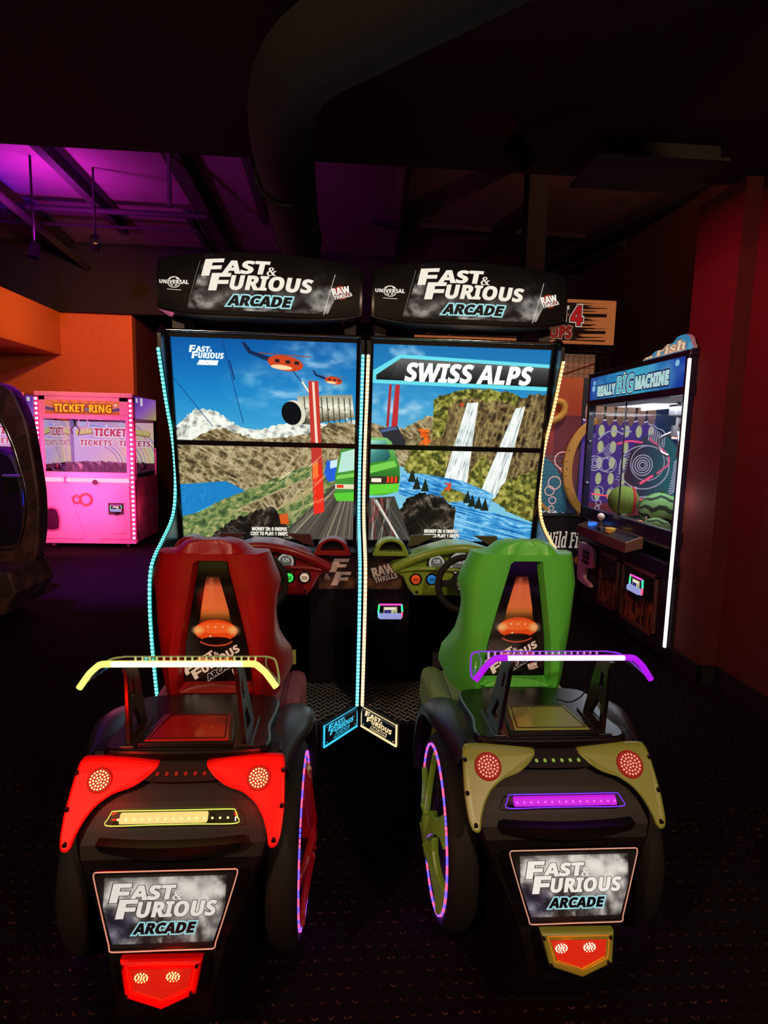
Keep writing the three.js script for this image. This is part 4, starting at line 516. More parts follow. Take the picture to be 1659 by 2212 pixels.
  mesh('lower_lens', onTail(extr(hexI, 0.014), 0.004), o.lowLens, ll);
  mesh('lower_rim', [0, 1, 2, 3, 4].map((i) => { const p = hexI[i], q = hexI[(i + 1) % 5]; return bar([p[0], p[1], tz(p[1]) + 0.022], [q[0], q[1], tz(q[1]) + 0.022], 0.007, 0.007); }), o.lowRim, ll);  // glowing bars for the lamp glow along the inner edges
  stuff(mesh('led_cluster', [-0.044, 0.03].flatMap((cx) => dots(2, 0.0072).map(([a, b]) => new THREE.SphereGeometry(0.0022, 6, 5).translate(cx + a, 0.293 + b * 0.8, tz(0.293) + 0.021))), glow(o.lowDot, 3), ll));
  stuff(mesh('lens_mesh', (() => { const l = []; for (let j = 0; j < 12; j++) for (let i = 0; i < 30; i++) { const a = -0.07 + i * 0.0048 + (j % 2) * 0.0024, b = 0.252 + j * 0.0048; if (Math.abs(a - 0.002) < 0.072 - Math.max(0, 0.262 - b) * 2) l.push(box(0.002, 0.002, 0.002, a, b, tz(b) + 0.019)); } return l; })(), glow(o.lowMesh, 0.8), ll));
  mesh('frame_bolt', [[-0.09, 0.32], [0.085, 0.317], [0.075, 0.264], [-0.074, 0.262]].map(([a, b]) => cyl(0.004, 0.008, a, b, tz(b) + 0.026, 'z', 10)), M.black, ll);
  { const l = new THREE.PointLight(o.lowLight, o.lowPower, 0, 2); l.shadow.radius = 1; lamp(l, 0, 0.29, 0.17, t); }
  // wing
  const F = [0.205, 0.988, -0.125], T = [0.25, 0.926, -0.125], B = [0.2, 0.94, -0.305], TB = [0.253, 0.925, -0.165];
  const quadG = (a, b, c, d) => grid(1, 1, (u, v) => V(a).lerp(V(b), u).lerp(V(d).lerp(V(c), u), v).toArray());
  const neg = ([a, b, c]) => [-a, b, c];
  const wing = mesh('wing', [quadG(neg(F), F, B, neg(B)), quadG(F, T, TB, B), quadG(neg(T), neg(F), neg(B), neg(TB))], M.acrylic, t);
  const edge = new THREE.CatmullRomCurve3([neg(T), [-0.222, 0.966, -0.125], neg(F).map((q, i) => (i === 0 ? q + 0.008 : q)), [-0.17, 0.99, -0.125], [0, 0.99, -0.125], [0.17, 0.99, -0.125], F.map((q, i) => (i === 0 ? q - 0.008 : q)), [0.222, 0.966, -0.125], T].map(V), false, 'catmullrom', 0.2);
  mesh('wing_edge', new THREE.TubeGeometry(edge, 90, 0.0085, 10, false), o.wingEdge, wing);
  mesh('wing_tube', rod([-0.165, 0.991, -0.1195], [0.165, 0.991, -0.1195], 0.0068), o.wingTube, wing);
  mesh('wing_rim', [tube([T, TB, [0.232, 0.945, -0.26], B], 0.003, 24, 6), tube([neg(T), neg(TB), [-0.232, 0.945, -0.26], neg(B)], 0.003, 24, 6), rod(B, neg(B), 0.0022, 6)], o.wingRim, wing);
  mesh('wing_band', box(0.4, 0.024, 0.004, 0, 0.929, -0.305), M.acrylic, wing);
  for (let i = 0; i < 18; i++) { const a = -0.17 + i * 0.02; mesh('wing_tick', box(0.0052, 0.021, 0.003, a, 0.93, -0.3), o.wingTick, wing); }  // row of glowing ticks along the rear edge of the wing
  { const l = new THREE.RectAreaLight(o.wingColor, 1.1, 0.38, 0.03); l.position.set(0, 0.975, -0.16); t.add(l); l.lookAt(new THREE.Vector3(x, 0.7, z - 0.55)); }
  { const l = new THREE.RectAreaLight(o.wingColor, 0.9, 0.38, 0.02); l.position.set(0, 0.974, -0.115); t.add(l); l.lookAt(new THREE.Vector3(x, 0.55, z - 0.02)); }
  for (const s of [-1, 1]) {
    const g = side([[-0.19, 0.73], [-0.15, 0.95], [-0.135, 0.972], [-0.2, 0.972], [-0.235, 0.93], [-0.33, 0.73]], -0.006, 0.006, 0.002, [[[-0.205, 0.76], [-0.195, 0.82], [-0.225, 0.83], [-0.275, 0.76]], [[-0.185, 0.86], [-0.175, 0.92], [-0.195, 0.93], [-0.212, 0.87]]]);
    mesh('wing_bracket', g.rotateZ(s * 0.06).translate(s * 0.2, 0, 0), M.gloss, t);
    mesh('bracket_foot', box(0.04, 0.008, 0.17, s * 0.157, 0.734, -0.26, 0.003), M.gloss, t);
  }
  if (o.cable) mesh('wing_cable', tube([[0.15, 0.94, -0.29], [0.14, 0.88, -0.31], [0.155, 0.8, -0.33], [0.13, 0.745, -0.37], [0.09, 0.74, -0.4]], 0.0022, 40, 6), M.rubber, t);
  return t;
}
racingSeat(XL, -1.35, 'red racing seat with a yellow lit wing', {
  shell: phys(0x9c080c, 0.42, { clearcoat: 0.25, clearcoatRoughness: 0.4 }), cushion: std(0x8a0a10, 0.5), deck: phys(0xa01008, 0.3, { clearcoat: 0.6 }), panel: phys(0xd80200, 0.45, { clearcoat: 0.12, specularIntensity: 0.5 }), spoke: phys(0xb00c0c, 0.35, { clearcoat: 0.4 }),
  lens: glow(0xff1000, 0.5), led: glow(0xffd890, 2.2), brake: LV.brake, lampSize: 1, dot: glow(0xc82018, 0.6),
  barLens: M.acrylic, barSpan: [-0.135, 0.085], barGlow: glow(0xf8cc78, 1.15), barLed: glow(0xffe8a0, 1.4), rimGlow: glow(0xe8f060, 1.1), barColor: 0xe8e060, plateGlow: 0.85,
  lowLens: glow(0xd00800, 0.9), lowRim: glow(0xff2008, 1.0), lowDot: 0xffb870, lowMesh: 0xff3018, lowLight: 0xff1808, lowPower: 0.05,
  wingEdge: glow(0xf4ee80, 1.15), wingTube: glow(0xfffab8, GLOW.wing), wingRim: glow(0xb0b060, 0.5), wingTick: glow(0xf6f0a0, 1.4), wingColor: 0xf0e060,
});
racingSeat(XL + PITCH, -1.388, 'green racing seat with a purple lit wing', {
  shell: phys(0x62dc4a, 0.45, { clearcoat: 0.2, clearcoatRoughness: 0.4 }), cushion: std(0x7a8a34, 0.55), deck: phys(0x8a9a40, 0.3, { clearcoat: 0.6 }), panel: phys(0x87963c, 0.32, { clearcoat: 0.5 }), spoke: phys(0x86c83c, 0.35, { clearcoat: 0.4 }),
  lens: glow(0xb01008, 0.55), led: glow(0xff8878, 1.7), brake: 0, lampSize: 1.2, dot: glow(0x98b850, 0.7),
  barLens: M.acrylic, barSpan: [-0.146, 0.142], barGlow: glow(0xd010e0, 0.95), barLed: glow(0xff60ff, 1.2), rimGlow: glow(0x8030ff, 1.2), barColor: 0x9020ff, plateGlow: 0.98,
  lowLens: glow(0xd81000, 0.85), lowRim: glow(0xf07808, 0.9), lowDot: 0xffc8a0, lowMesh: 0xff4020, lowLight: 0xff5010, lowPower: 0.012,
  wingEdge: glow(0xb010e8, 1.1), wingTube: glow(0xffd8ff, GLOW.wing), wingRim: glow(0x9030e0, 0.9), wingTick: glow(0xf4a0ff, 1.6), wingColor: 0xb030ff, cable: true,
});

// ---------------------------------------------------------------- pink ticket machines
const texTicketSign = canvasTex(512, 128, (x, W, H) => {
  const g = x.createLinearGradient(0, 0, 0, H); g.addColorStop(0, '#e8642c'); g.addColorStop(0.5, '#d86a60'); g.addColorStop(1, '#c84a28'); x.fillStyle = g; x.fillRect(0, 0, W, H);
  for (let i = 0; i < 26; i++) { x.globalAlpha = 0.25; poly(x, [[256, 150], [i * 40 - 260, -20], [i * 40 - 240, -20]], i % 2 ? '#ffb070' : '#a83a78'); } x.globalAlpha = 1;
  poly(x, [[0, 60], [70, 80], [60, 100], [0, 90]], '#5a3a6a'); poly(x, [[512, 60], [442, 80], [452, 100], [512, 90]], '#5a3a6a'); x.fillStyle = '#f0c0b0'; x.beginPath(); x.arc(482, 36, 11, 0, 7); x.fill();
  x.globalAlpha = 0.5; x.fillStyle = '#8a2a28'; x.fillRect(50, 36, 412, 74); x.globalAlpha = 1; fit(x, 'TICKET', 58, 36, 212, 72, { fill: '#ffb428', strokes: [['#9a1408', 12], ['#ffb428', 3]] }); fit(x, 'RING', 300, 36, 152, 72, { fill: '#ffb428', strokes: [['#9a1408', 12], ['#ffb428', 3]] });
  x.fillStyle = '#7a6a80'; x.fillRect(270, 70, 30, 26);
});
const texWin = canvasTex(768, 512, (x, W, H) => {
  const g = x.createLinearGradient(0, 0, W, H); g.addColorStop(0, '#c8c0f4'); g.addColorStop(0.4, '#d8b0f0'); g.addColorStop(0.7, '#f0c8c0'); g.addColorStop(1, '#e8e8b0'); x.fillStyle = g; x.fillRect(0, 0, W, H);
  for (let i = 0; i < 12; i++) { x.strokeStyle = ['#7a30c8', '#3048d8', '#c070e8', '#f08a60', '#a8d8a0'][i % 5]; x.globalAlpha = 0.55; x.lineWidth = 10; x.beginPath(); x.arc(140, 560, 300 + i * 36, -1.5, 0); x.stroke(); } x.globalAlpha = 1;
  const win = (a, b, r) => { x.save(); x.translate(a, b); x.rotate(r); x.fillStyle = '#302418'; x.fillRect(4, 6, 150, 64); x.fillStyle = '#e8d048'; x.fillRect(0, 0, 150, 62); fit(x, 'WIN', 14, 8, 122, 46, { fill: '#f8f0c0', strokes: [['#6a4a18', 5]] }); x.restore(); };
  win(40, 110, -0.18); win(590, 84, 0.2);
  fit(x, 'TICKETS', 214, 82, 350, 96, { skew: 0.05, fill: '#c81840', strokes: [['#f4e4f4', 22], ['#8a1030', 4]] }); fit(x, 'TICKETS', 78, 230, 300, 70, { skew: 0.06, fill: '#c02050', strokes: [['#f4e4f4', 16]] }); fit(x, 'TICKETS', 440, 230, 300, 70, { skew: 0.06, fill: '#c02050', strokes: [['#f4e4f4', 16]] });
  x.fillStyle = '#f8f4ff'; for (const [a, b] of [[80, 50], [330, 46], [560, 330]]) { x.beginPath(); for (let i = 0; i < 10; i++) { const r = i % 2 ? 8 : 20, q = i * 0.628; x.lineTo(a + Math.cos(q) * r, b + Math.sin(q) * r); } x.fill(); }
});
const pinkBody = std(0xf6a8cc, 0.45), pinkDark = std(0xd86aa0, 0.45), sideArt = canvasTex(256, 512, (x, W, H) => { x.fillStyle = '#8a4a5c'; x.fillRect(0, 0, W, H); blobs(x, 300, 0, 0, W, H, 6, 40, ['#9a4c64', '#78405a', '#a85c44', '#5c3a50'], 0.5); x.fillStyle = '#b07088'; x.fillRect(0, H * 0.36, W, 5); });
const texWinSide = canvasTex(256, 256, (x, W, H) => { const g = x.createLinearGradient(0, 0, W, H); g.addColorStop(0, '#6a30b8'); g.addColorStop(0.5, '#a86ad8'); g.addColorStop(1, '#c8c060'); x.fillStyle = g; x.fillRect(0, 0, W, H); x.fillStyle = '#f0e8f8'; x.fillRect(60, 10, 30, 90); x.fillRect(10, 20, 24, 50); });
function ticketMachine(x, z, label) {
  const t = thing('ticket_machine', label, 'arcade machine', [x, 0, z], 0);      // front face at local z = 0, 1.26 wide, 1.0 deep
  const w = 0.63;
  mesh('lower_front', [span(-w + 0.02, w - 0.05, 0.09, 0.92, -0.06, 0, 0.02)], pinkBody, t);
  mesh('front_relief', [extr([[-0.6, 0.86], [-0.22, 0.72], [-0.05, 0.12], [-0.6, 0.12]], 0.018, 0.006), extr([[0.56, 0.86], [0.2, 0.74], [0.14, 0.12], [0.56, 0.12]], 0.018, 0.006)], pinkBody, t);
  mesh('cabinet_shell', [span(-w, w, 0.07, 0.95, -0.98, -0.06), span(-w, w, 1.75, 2.08, -0.98, -0.06, 0.015), span(-w, w, 0.95, 1.75, -0.98, -0.94), span(-w, -w + 0.03, 0.95, 1.75, -0.98, -0.95)], std(0x5a3040, 0.5), t);
  mesh('front_frame', [span(-w, w, 0.93, 1.03, -0.06, 0.012, 0.01), span(-w, w, 1.735, 1.8, -0.06, 0.012, 0.01), span(-w, -w + 0.08, 1.0, 1.78, -0.06, 0.01, 0.01), span(w - 0.1, w, 1.0, 1.78, -0.06, 0.01, 0.01), span(-w, w, 2.03, 2.09, -0.06, 0.015, 0.01), span(-w, -w + 0.13, 1.8, 2.04, -0.06, 0.006), span(w - 0.17, w, 1.8, 2.04, -0.06, 0.006), span(-w, w, 1.98, 2.04, -0.06, 0.006), span(-w + 0.02, w, 0.06, 0.1, -0.06, 0.02)], pinkBody, t);
  mesh('corner_post', [span(w - 0.03, w, 0.95, 1.75, -0.09, -0.03), span(w - 0.03, w, 0.95, 1.75, -0.98, -0.94)], pinkDark, t);
  const sg = mesh('sign', [span(-0.5, 0.46, 1.8, 1.98, -0.04, -0.01)], pinkDark, t); mesh('sign_print', grid(1, 1, (u, v) => [lerp(-0.5, 0.46, u), lerp(1.8, 1.98, v), -0.006]), new THREE.MeshStandardMaterial({ color: 0x000000, emissive: 0xffffff, emissiveMap: texTicketSign, emissiveIntensity: 1, roughness: 1 }), sg);
  mesh('front_window', grid(1, 1, (u, v) => [lerp(-0.55, 0.53, u), lerp(1.03, 1.735, v), -0.02]), M.glass, t);
  mesh('side_window', grid(1, 1, (u, v) => [w - 0.01, lerp(0.97, 1.74, v), lerp(-0.94, -0.09, u)]), M.glass, t);
  mesh('back_print', grid(1, 1, (u, v) => [lerp(-0.6, 0.6, u), lerp(1.12, 1.72, v), -0.93]), lit(texWin, 0.72), t);
  mesh('left_print', grid(1, 1, (u, v) => [-0.595, lerp(1.12, 1.72, v), lerp(-0.06, -0.92, u)]), lit(texWin, 0.62), t);
  mesh('inner_corner', [span(-0.6, -0.56, 0.95, 1.74, -0.93, -0.89)], std(0x8aa8e0, 0.4), t);
  mesh('prize_floor', span(-0.6, 0.6, 1.0, 1.02, -0.94, -0.07), std(0x5a4a70, 0.7), t);
  mesh('side_print', [grid(1, 1, (u, v) => [w + 0.002, lerp(0.08, 0.95, v), lerp(-0.08, -0.97, u)])], printed(sideArt, 0, 0.5), t);
  mesh('side_header', grid(1, 1, (u, v) => [w + 0.002, lerp(1.76, 2.06, v), lerp(-0.08, -0.97, u)]), lit(texWinSide, 0.6), t);
  const cl = mesh('claw', [rod([-0.3, 1.74, -0.4], [-0.3, 1.66, -0.4], 0.02), rod([-0.3, 1.66, -0.4], [-0.36, 1.6, -0.4], 0.008), rod([-0.36, 1.6, -0.4], [-0.34, 1.53, -0.4], 0.008), rod([-0.3, 1.66, -0.4], [-0.24, 1.6, -0.4], 0.008), rod([-0.24, 1.6, -0.4], [-0.26, 1.53, -0.4], 0.008)], M.black, t); mesh('claw_coil', new THREE.TorusGeometry(0.07, 0.008, 8, 24).translate(-0.2, 1.69, -0.42), M.white, cl);
  const tb = mesh('light_tube', rod([-0.6, 0.925, 0.03], [0.56, 0.925, 0.03], 0.028), glow(0xffb0d0, 1.3), t); mesh('tube_clip', [box(0.03, 0.08, 0.03, -0.26, 0.925, 0.045)], pinkDark, tb); mesh('coin_knob', cyl(0.035, 0.03, 0.13, 0.9, 0.05, 'z', 20), std(0x4a1028, 0.4), t);
  for (const s of [-1, 1]) { const sx = s * (w - 0.025); const chan = mesh('led_column', [span(sx - 0.03, sx + 0.028, 0.11, 2.02, 0.0, 0.014)], std(0xe84890, 0.5, 0, { emissive: 0xff2a80, emissiveIntensity: 0.25 }), t); for (let i = 0; i < 30; i++) mesh('bulb', new THREE.SphereGeometry(0.019, 12, 8).translate(sx, 0.14 + i * 0.0638, 0.018), glow(0xffc0e0, 2), chan); }
  const ch = mesh('prize_chute', extr(smooth([[-0.57, 0.28], [-0.55, 0.52], [-0.48, 0.56], [-0.38, 0.53], [-0.35, 0.4], [-0.36, 0.26], [-0.42, 0.23], [-0.52, 0.23]], 50), 0.02, 0.006).translate(0, 0, 0.012), std(0xc86a98, 0.4), t); mesh('chute_door', extr(smooth([[-0.545, 0.29], [-0.53, 0.5], [-0.47, 0.535], [-0.4, 0.51], [-0.372, 0.4], [-0.38, 0.275], [-0.43, 0.25], [-0.52, 0.25]], 50), 0.012).translate(0, 0, 0.024), std(0x481838, 0.25), ch);
  mesh('ring_emblem', [new THREE.TorusGeometry(0.075, 0.014, 10, 36).translate(-0.02, 0.66, 0.012), new THREE.TorusGeometry(0.05, 0.012, 10, 30).translate(-0.14, 0.66, 0.012)], std(0xff5a50, 0.4), t);
  const dr = mesh('bill_door', span(0.28, 0.5, 0.2, 0.66, 0.0, 0.026, 0.008), pinkBody, t); mesh('bill_plate', span(0.28, 0.48, 0.46, 0.62, 0.02, 0.032), std(0x2a0c18, 0.5), dr);
  cardReader(t, 0.39, 0.55, 0.05, 1.1);
  for (const [a, b] of [[-0.5, -0.08], [0.5, -0.08], [-0.5, -0.9], [0.5, -0.9]]) mesh('caster', cyl(0.035, 0.03, a, 0.035, b, 'x', 18), std(0xc88a98, 0.5), t);
  const l1 = new THREE.RectAreaLight(0xff6cb0, LV.pink, 1.0, 1.5); l1.position.set(0, 0.9, 0.5); t.add(l1); l1.lookAt(new THREE.Vector3(x, 0.8, z));  // unseen area light facing the machine, lights its pink front
  for (const y of [0.5, 1.4]) { const q = new THREE.PointLight(0xff5a90, 0.5, 0, 2); q.shadow.radius = 2; lamp(q, w + 0.22, y, 0.06, t); }
  const l2 = new THREE.PointLight(0xc8a8ff, 0.3, 0, 2); lamp(l2, 0, 1.66, -0.5, t);
  return t;
}
const TMX = -3.46, TMZ = -8.12;
ticketMachine(TMX, TMZ, 'pink glowing ticket prize machine under the orange wall');
ticketMachine(TMX - 1.6, TMZ - 0.35, 'second pink ticket machine seen through the black pod opening');
const rollMats = [std(0xb8a8d0, 0.6), std(0x7a6a98, 0.6), std(0xc8b8c0, 0.6), std(0x4a3a60, 0.6)];
function ticketRoll(x, y, z, r, m, label) { const t = thing('ticket_roll', label, 'ticket roll', [x, y, z], rr(-0.4, 0.4), 'ticket rolls in the pink machine'); mesh('band', new THREE.CylinderGeometry(r, r, 0.07, 24, 1, true).rotateX(Math.PI / 2), m, t); mesh('inner_band', new THREE.CylinderGeometry(r * 0.8, r * 0.8, 0.068, 24, 1, true).rotateX(Math.PI / 2), rollMats[1], t); return t; }
const rollTone = ['pale violet', 'dusky purple', 'pale grey', 'dark violet'], rank = ['leftmost', 'second from left', 'third from left', 'fourth from left', 'fifth from left', 'sixth from left', 'seventh from left', 'rightmost'];
for (let j = 0; j < 3; j++) for (let i = 0; i < 8; i++) { const r = rr(0.056, 0.069), k = (i * 3 + j) % 4; ticketRoll(TMX - 0.5 + i * 0.143 + (j % 2) * 0.02, 1.022 + r + j * 0.0, TMZ - 0.24 - j * 0.2, r, rollMats[k], rollTone[k] + ' curled ticket strip, ' + rank[i] + ' in the ' + ['front', 'middle', 'back'][j] + ' row inside pink machine'); }

// ---------------------------------------------------------------- dark ride pod at the left edge
{
  const t = thing('ride_pod', 'black rounded ride pod with an arched opening at left edge', 'arcade machine', [-3.0, 0, -5.3]);
  const camo = canvasTex(256, 256, (x, W, H) => { x.fillStyle = '#4a2e2c'; x.fillRect(0, 0, W, H); blobs(x, 160, 0, 0, W, H, 4, 26, ['#2c1a1a', '#583634', '#6a443e', '#382224'], 0.8); blobs(x, 24, 0, 0, W, H, 2, 9, ['#5a3a34', '#6a4844'], 0.5); });
  camo.wrapS = camo.wrapT = THREE.RepeatWrapping;
  const out = smooth([[-1.0, 1.98], [-0.1, 1.98], [0.13, 1.96], [0.24, 1.89], [0.33, 1.66], [0.37, 1.4], [0.405, 1.05], [0.4, 0.75], [0.36, 0.5], [0.35, 0.44], [0.2, 0.42], [-1.0, 0.42]], 90), hole = smooth([[-0.9, 1.8], [-0.05, 1.8], [0.11, 1.7], [0.22, 1.45], [0.295, 1.1], [0.3, 0.9], [0.25, 0.66], [0.12, 0.55], [-0.9, 0.52]], 80);
  mesh('pod_shell', extr(out, 0.16, 0.02, [hole]).translate(0, 0, 0), std(0xffffff, 0.45, 0, { map: camo }), t);
  mesh('pod_base', [extr([[-1.0, 0.02], [0.12, 0.02], [0.3, 0.1], [0.4, 0.28], [0.35, 0.45], [-1.0, 0.45]], 0.62, 0.02).translate(0, 0, -0.06)], std(0xffffff, 0.6, 0, { map: camo }), t);
  mesh('base_step', span(-0.1, 0.12, 0.03, 0.1, 0.56, 0.62, 0.01), std(0x3a2826, 0.7), t);
  mesh('opening_trim', tube(hole.map(([a, b]) => [a, b, 0.162]), 0.009, 160, 8, true), M.chrome, t);
  mesh('pod_seat', [extr(smooth([[-0.9, 0.45], [-0.9, 1.35], [-0.2, 1.42], [0.02, 1.36], [0.1, 1.1], [0.12, 0.6], [0.05, 0.45]], 60), 0.3, 0.05).translate(0, 0, -0.5)], M.black, t);
  mesh('seat_headrest', box(0.16, 0.03, 0.03, 0.0, 1.16, -0.19, 0.01), std(0x8a8a80, 0.3, 0.5), t);
  mesh('pod_screen', box(0.02, 0.3, 0.12, 0.2, 1.06, -0.06, 0.004), glow(0x1030d8, 0.9), t);
  mesh('grab_rail', [tube([[0.0, 0.45, 0.5], [0.0, 0.3, 0.6], [0.0, 0.1, 0.6]], 0.012, 20, 8)], M.steel, t);
}

// ---------------------------------------------------------------- big prize crane at right (front faces the aisle, -x)
const texCraneSign = canvasTex(1024, 160, (x, W, H) => {
  const g = x.createLinearGradient(0, 0, W, 0); g.addColorStop(0, '#1c3c98'); g.addColorStop(0.35, '#2c90c8'); g.addColorStop(0.6, '#3cb0d0'); g.addColorStop(1, '#1834a0'); x.fillStyle = g; x.fillRect(0, 0, W, H); smoke(x, 40, 0, 0, W, H, 20, 90, 'rgba(140,220,235,0.18)');
  const o = { fill: '#a8e0e4', strokes: [['#16204a', 20], ['#dff4f0', 8]], join: 'round' };
  fit(x, 'REALLY', 110, 72, 230, 66, o); fit(x, 'BIG', 360, 30, 190, 112, { ...o, fill: '#58c0d0' }); fit(x, 'MACHINE', 575, 58, 320, 74, o);
  x.strokeStyle = '#16204a'; x.fillStyle = '#cfeef0'; x.lineWidth = 6; x.fillRect(430, 8, 30, 18); x.strokeRect(430, 8, 30, 18); x.fillStyle = '#8ec8e8'; x.beginPath(); x.arc(60, 40, 16, 0, 7); x.fill(); x.beginPath(); x.arc(50, 80, 22, 0, 7); x.fill(); x.beginPath(); x.arc(960, 26, 18, 0, 7); x.fill();
});
const texTopper = canvasTex(512, 160, (x, W, H) => { x.fillStyle = '#3c90b8'; x.fillRect(0, 0, W, H); blobs(x, 60, 0, 0, W, H, 8, 30, ['#4aa4c8', '#2c78a4', '#6cc0d8'], 0.6); fit(x, 'Wild Fish', 30, 48, 450, 84, { skew: 0.1, font: 'serif', fill: '#ffe8c8', strokes: [['#f0a070', 12], ['#7a3a30', 5]] }); });
const texDoorArt = canvasTex(256, 256, (x, W, H) => { x.fillStyle = '#140a0c'; x.fillRect(0, 0, W, H); blobs(x, 140, 0, H * 0.55, W, H * 0.45, 5, 24, ['#4a1c0c', '#6a2a10', '#381408', '#8a3c14'], 0.7); x.strokeStyle = '#6a4a44'; for (let i = 0; i < 9; i++) { x.lineWidth = 2; x.beginPath(); x.arc(rnd() * W, rnd() * H * 0.5, rr(4, 12), 0, 7); x.stroke(); } for (let i = 0; i < 7; i++) { x.strokeStyle = '#7a3418'; x.lineWidth = 7; x.beginPath(); x.moveTo(i * 40, H); x.quadraticCurveTo(i * 40 + rr(-20, 20), H * 0.7, i * 40 + rr(-10, 30), H * 0.5); x.stroke(); } });
const CX = 2.33, CZ0 = -3.9, CZ1 = -5.56;
{
  const t = thing('prize_crane', 'big blue prize crane machine with a white lit corner', 'arcade machine', [CX, 0, (CZ0 + CZ1) / 2], -Math.PI / 2);
  // local: x runs along the front (towards the viewer = +x after turning), z out of the front; width 1.66
  const w = 0.83, D = 1.05, navy = phys(0x1c1836, 0.35, { clearcoat: 0.4 }), navyDark = std(0x120c18, 0.6);
  const FX = (zWorld) => zWorld - (CZ0 + CZ1) / 2;             // world z -> local x
  mesh('lower_cabinet', [span(-w, w, 0.06, 0.7, -D, -0.03), span(-w, w, 0.02, 0.06, -D + 0.05, -0.06), span(-w, w, 0.7, 0.86, -D, -0.3)], navyDark, t);
  mesh('frame_rail', [span(-w, w, 0.86, 0.97, -0.06, 0, 0.006), span(-w, w, 1.93, 1.985, -0.06, 0.004, 0.006), span(-w, -w + 0.045, 0.1, 2.2, -0.06, 0, 0.006), span(w - 0.06, w - 0.02, 0.1, 2.2, -0.06, 0, 0.006), span(-w, w, 0.64, 0.73, -0.06, 0, 0.006), span(-w, w, 2.19, 2.23, -0.3, 0.006, 0.006), span(-w, w, 0.08, 0.12, -0.06, 0), span(-w, -w + 0.045, 0.86, 2.2, -D, -D + 0.045), span(w - 0.045, w, 0.86, 2.2, -D, -D + 0.045)], navy, t);
  mesh('roof', [span(-w, w, 1.95, 2.2, -D, -0.06)], navyDark, t); mesh('roof_lining', span(-w + 0.02, w - 0.02, 1.935, 1.95, -D + 0.02, -0.07), std(0xd8dcd8, 0.6), t);
  const ct = mesh('ceiling_tube', [rod([-w + 0.1, 1.915, -0.5], [w - 0.1, 1.915, -0.5], 0.018)], glow(0xf0f4ff, 1.6), t);
  const l = new THREE.RectAreaLight(0xe8f0ff, LV.claw, 1.4, 0.6); l.position.set(0, 1.9, -0.5); t.add(l); l.lookAt(new THREE.Vector3(CX + 0.5, 0, (CZ0 + CZ1) / 2));
  const sg = mesh('sign', span(-w + 0.045, w - 0.06, 1.985, 2.19, -0.05, -0.004), navy, t); mesh('sign_print', grid(1, 1, (u, v) => [lerp(-w + 0.045, w - 0.06, u), lerp(1.985, 2.19, v), 0]), lit(texCraneSign, 0.8), sg);
  const top = [[0.18, 2.23], [0.2, 2.255], [0.28, 2.26], [0.34, 2.285], [0.44, 2.285], [0.5, 2.31], [0.58, 2.31], [0.64, 2.345], [0.74, 2.345], [0.79, 2.32], [0.81, 2.28], [0.81, 2.23]];
  const tp = mesh('topper', extr(smooth(top, 60), 0.03, 0.006).translate(0, 0, -0.04), std(0x9ac8d8, 0.4), t); mesh('topper_print', uvFit(new THREE.ShapeGeometry(shapeOf(smooth(top.map(([a, b]) => [a * 0.985 + 0.006, b * 0.998 + 0.002]), 60))), -0.2, 0.82, 2.22, 2.35).translate(0, 0, -0.008), lit(texTopper, 0.75), tp);
  mesh('corner_light', [box(0.022, 2.04, 0.022, w - 0.008, 1.15, 0.002, 0.008)], glow(0xfffdf0, 1.15), t);
  { const q = new THREE.PointLight(0xfff4e8, 0.06, 0, 2); lamp(q, w + 0.03, 1.2, 0.05, t); }
  for (const [a, b] of [[-w + 0.045, -0.105], [-0.095, w - 0.06]]) mesh('front_window', grid(1, 1, (u, v) => [lerp(a, b, u), lerp(0.97, 1.93, v), -0.03]), M.glass, t);
  mesh('window_seam', box(0.008, 0.96, 0.01, -0.1, 1.45, -0.03), M.matte, t);
  mesh('prize_bed', span(-w + 0.02, w - 0.02, 0.82, 0.84, -D + 0.02, -0.07), std(0xb8b8a0, 0.7), t);
  mesh('window_clip', [[-w + 0.06, 1.2], [-w + 0.06, 1.6], [w - 0.08, 1.72]].map(([a, b]) => cyl(0.016, 0.02, a, b, -0.02, 'z', 14)), M.steel, t);
  // far end wall: clear acrylic engraved with glowing line art
  mesh('end_window', grid(1, 1, (u, v) => [-w + 0.02, lerp(0.86, 1.94, v), lerp(-0.06, -D + 0.04, u)]), M.acrylic, t);
  const E = (z, y) => [-w + 0.03, y, z], art = [], ring = (z, y, r, k = 0.005, s = 1) => art.push(new THREE.TorusGeometry(r, k, 6, 40).scale(1, s, 1).rotateY(Math.PI / 2).translate(-w + 0.03, y, z));
  const line = (pts, k = 0.005) => art.push(tube(pts.map(([a, b]) => E(a, b)), k, 40, 6));
  for (const r of [0.03, 0.05, 0.075, 0.1]) ring(-0.58, 1.38, r); for (const r of [0.025, 0.045, 0.07]) ring(-0.1, 1.39, r); ring(-0.2, 1.38, 0.065); ring(-0.24, 1.38, 0.075, 0.004);
  ring(-0.6, 1.36, 0.25, 0.006, 0.85); ring(-0.63, 1.4, 0.17, 0.004);
  for (let i = 0; i < 9; i++) line([[-0.32 - i * 0.008, 1.24 + i * 0.028], [-0.36 - i * 0.006, 1.23 + i * 0.03], [-0.4 - i * 0.006, 1.255 + i * 0.03]], 0.0035);
  for (let i = 0; i < 4; i++) line([[-0.36, 1.2 - i * 0.018], [-0.45, 1.165 - i * 0.018], [-0.54, 1.165 - i * 0.02]], 0.005);
  line([[-0.28, 1.16], [-0.36, 1.1], [-0.5, 1.07], [-0.62, 1.07], [-0.72, 1.1]], 0.006); line([[-0.12, 1.62], [-0.2, 1.69], [-0.3, 1.7], [-0.4, 1.65]], 0.007);
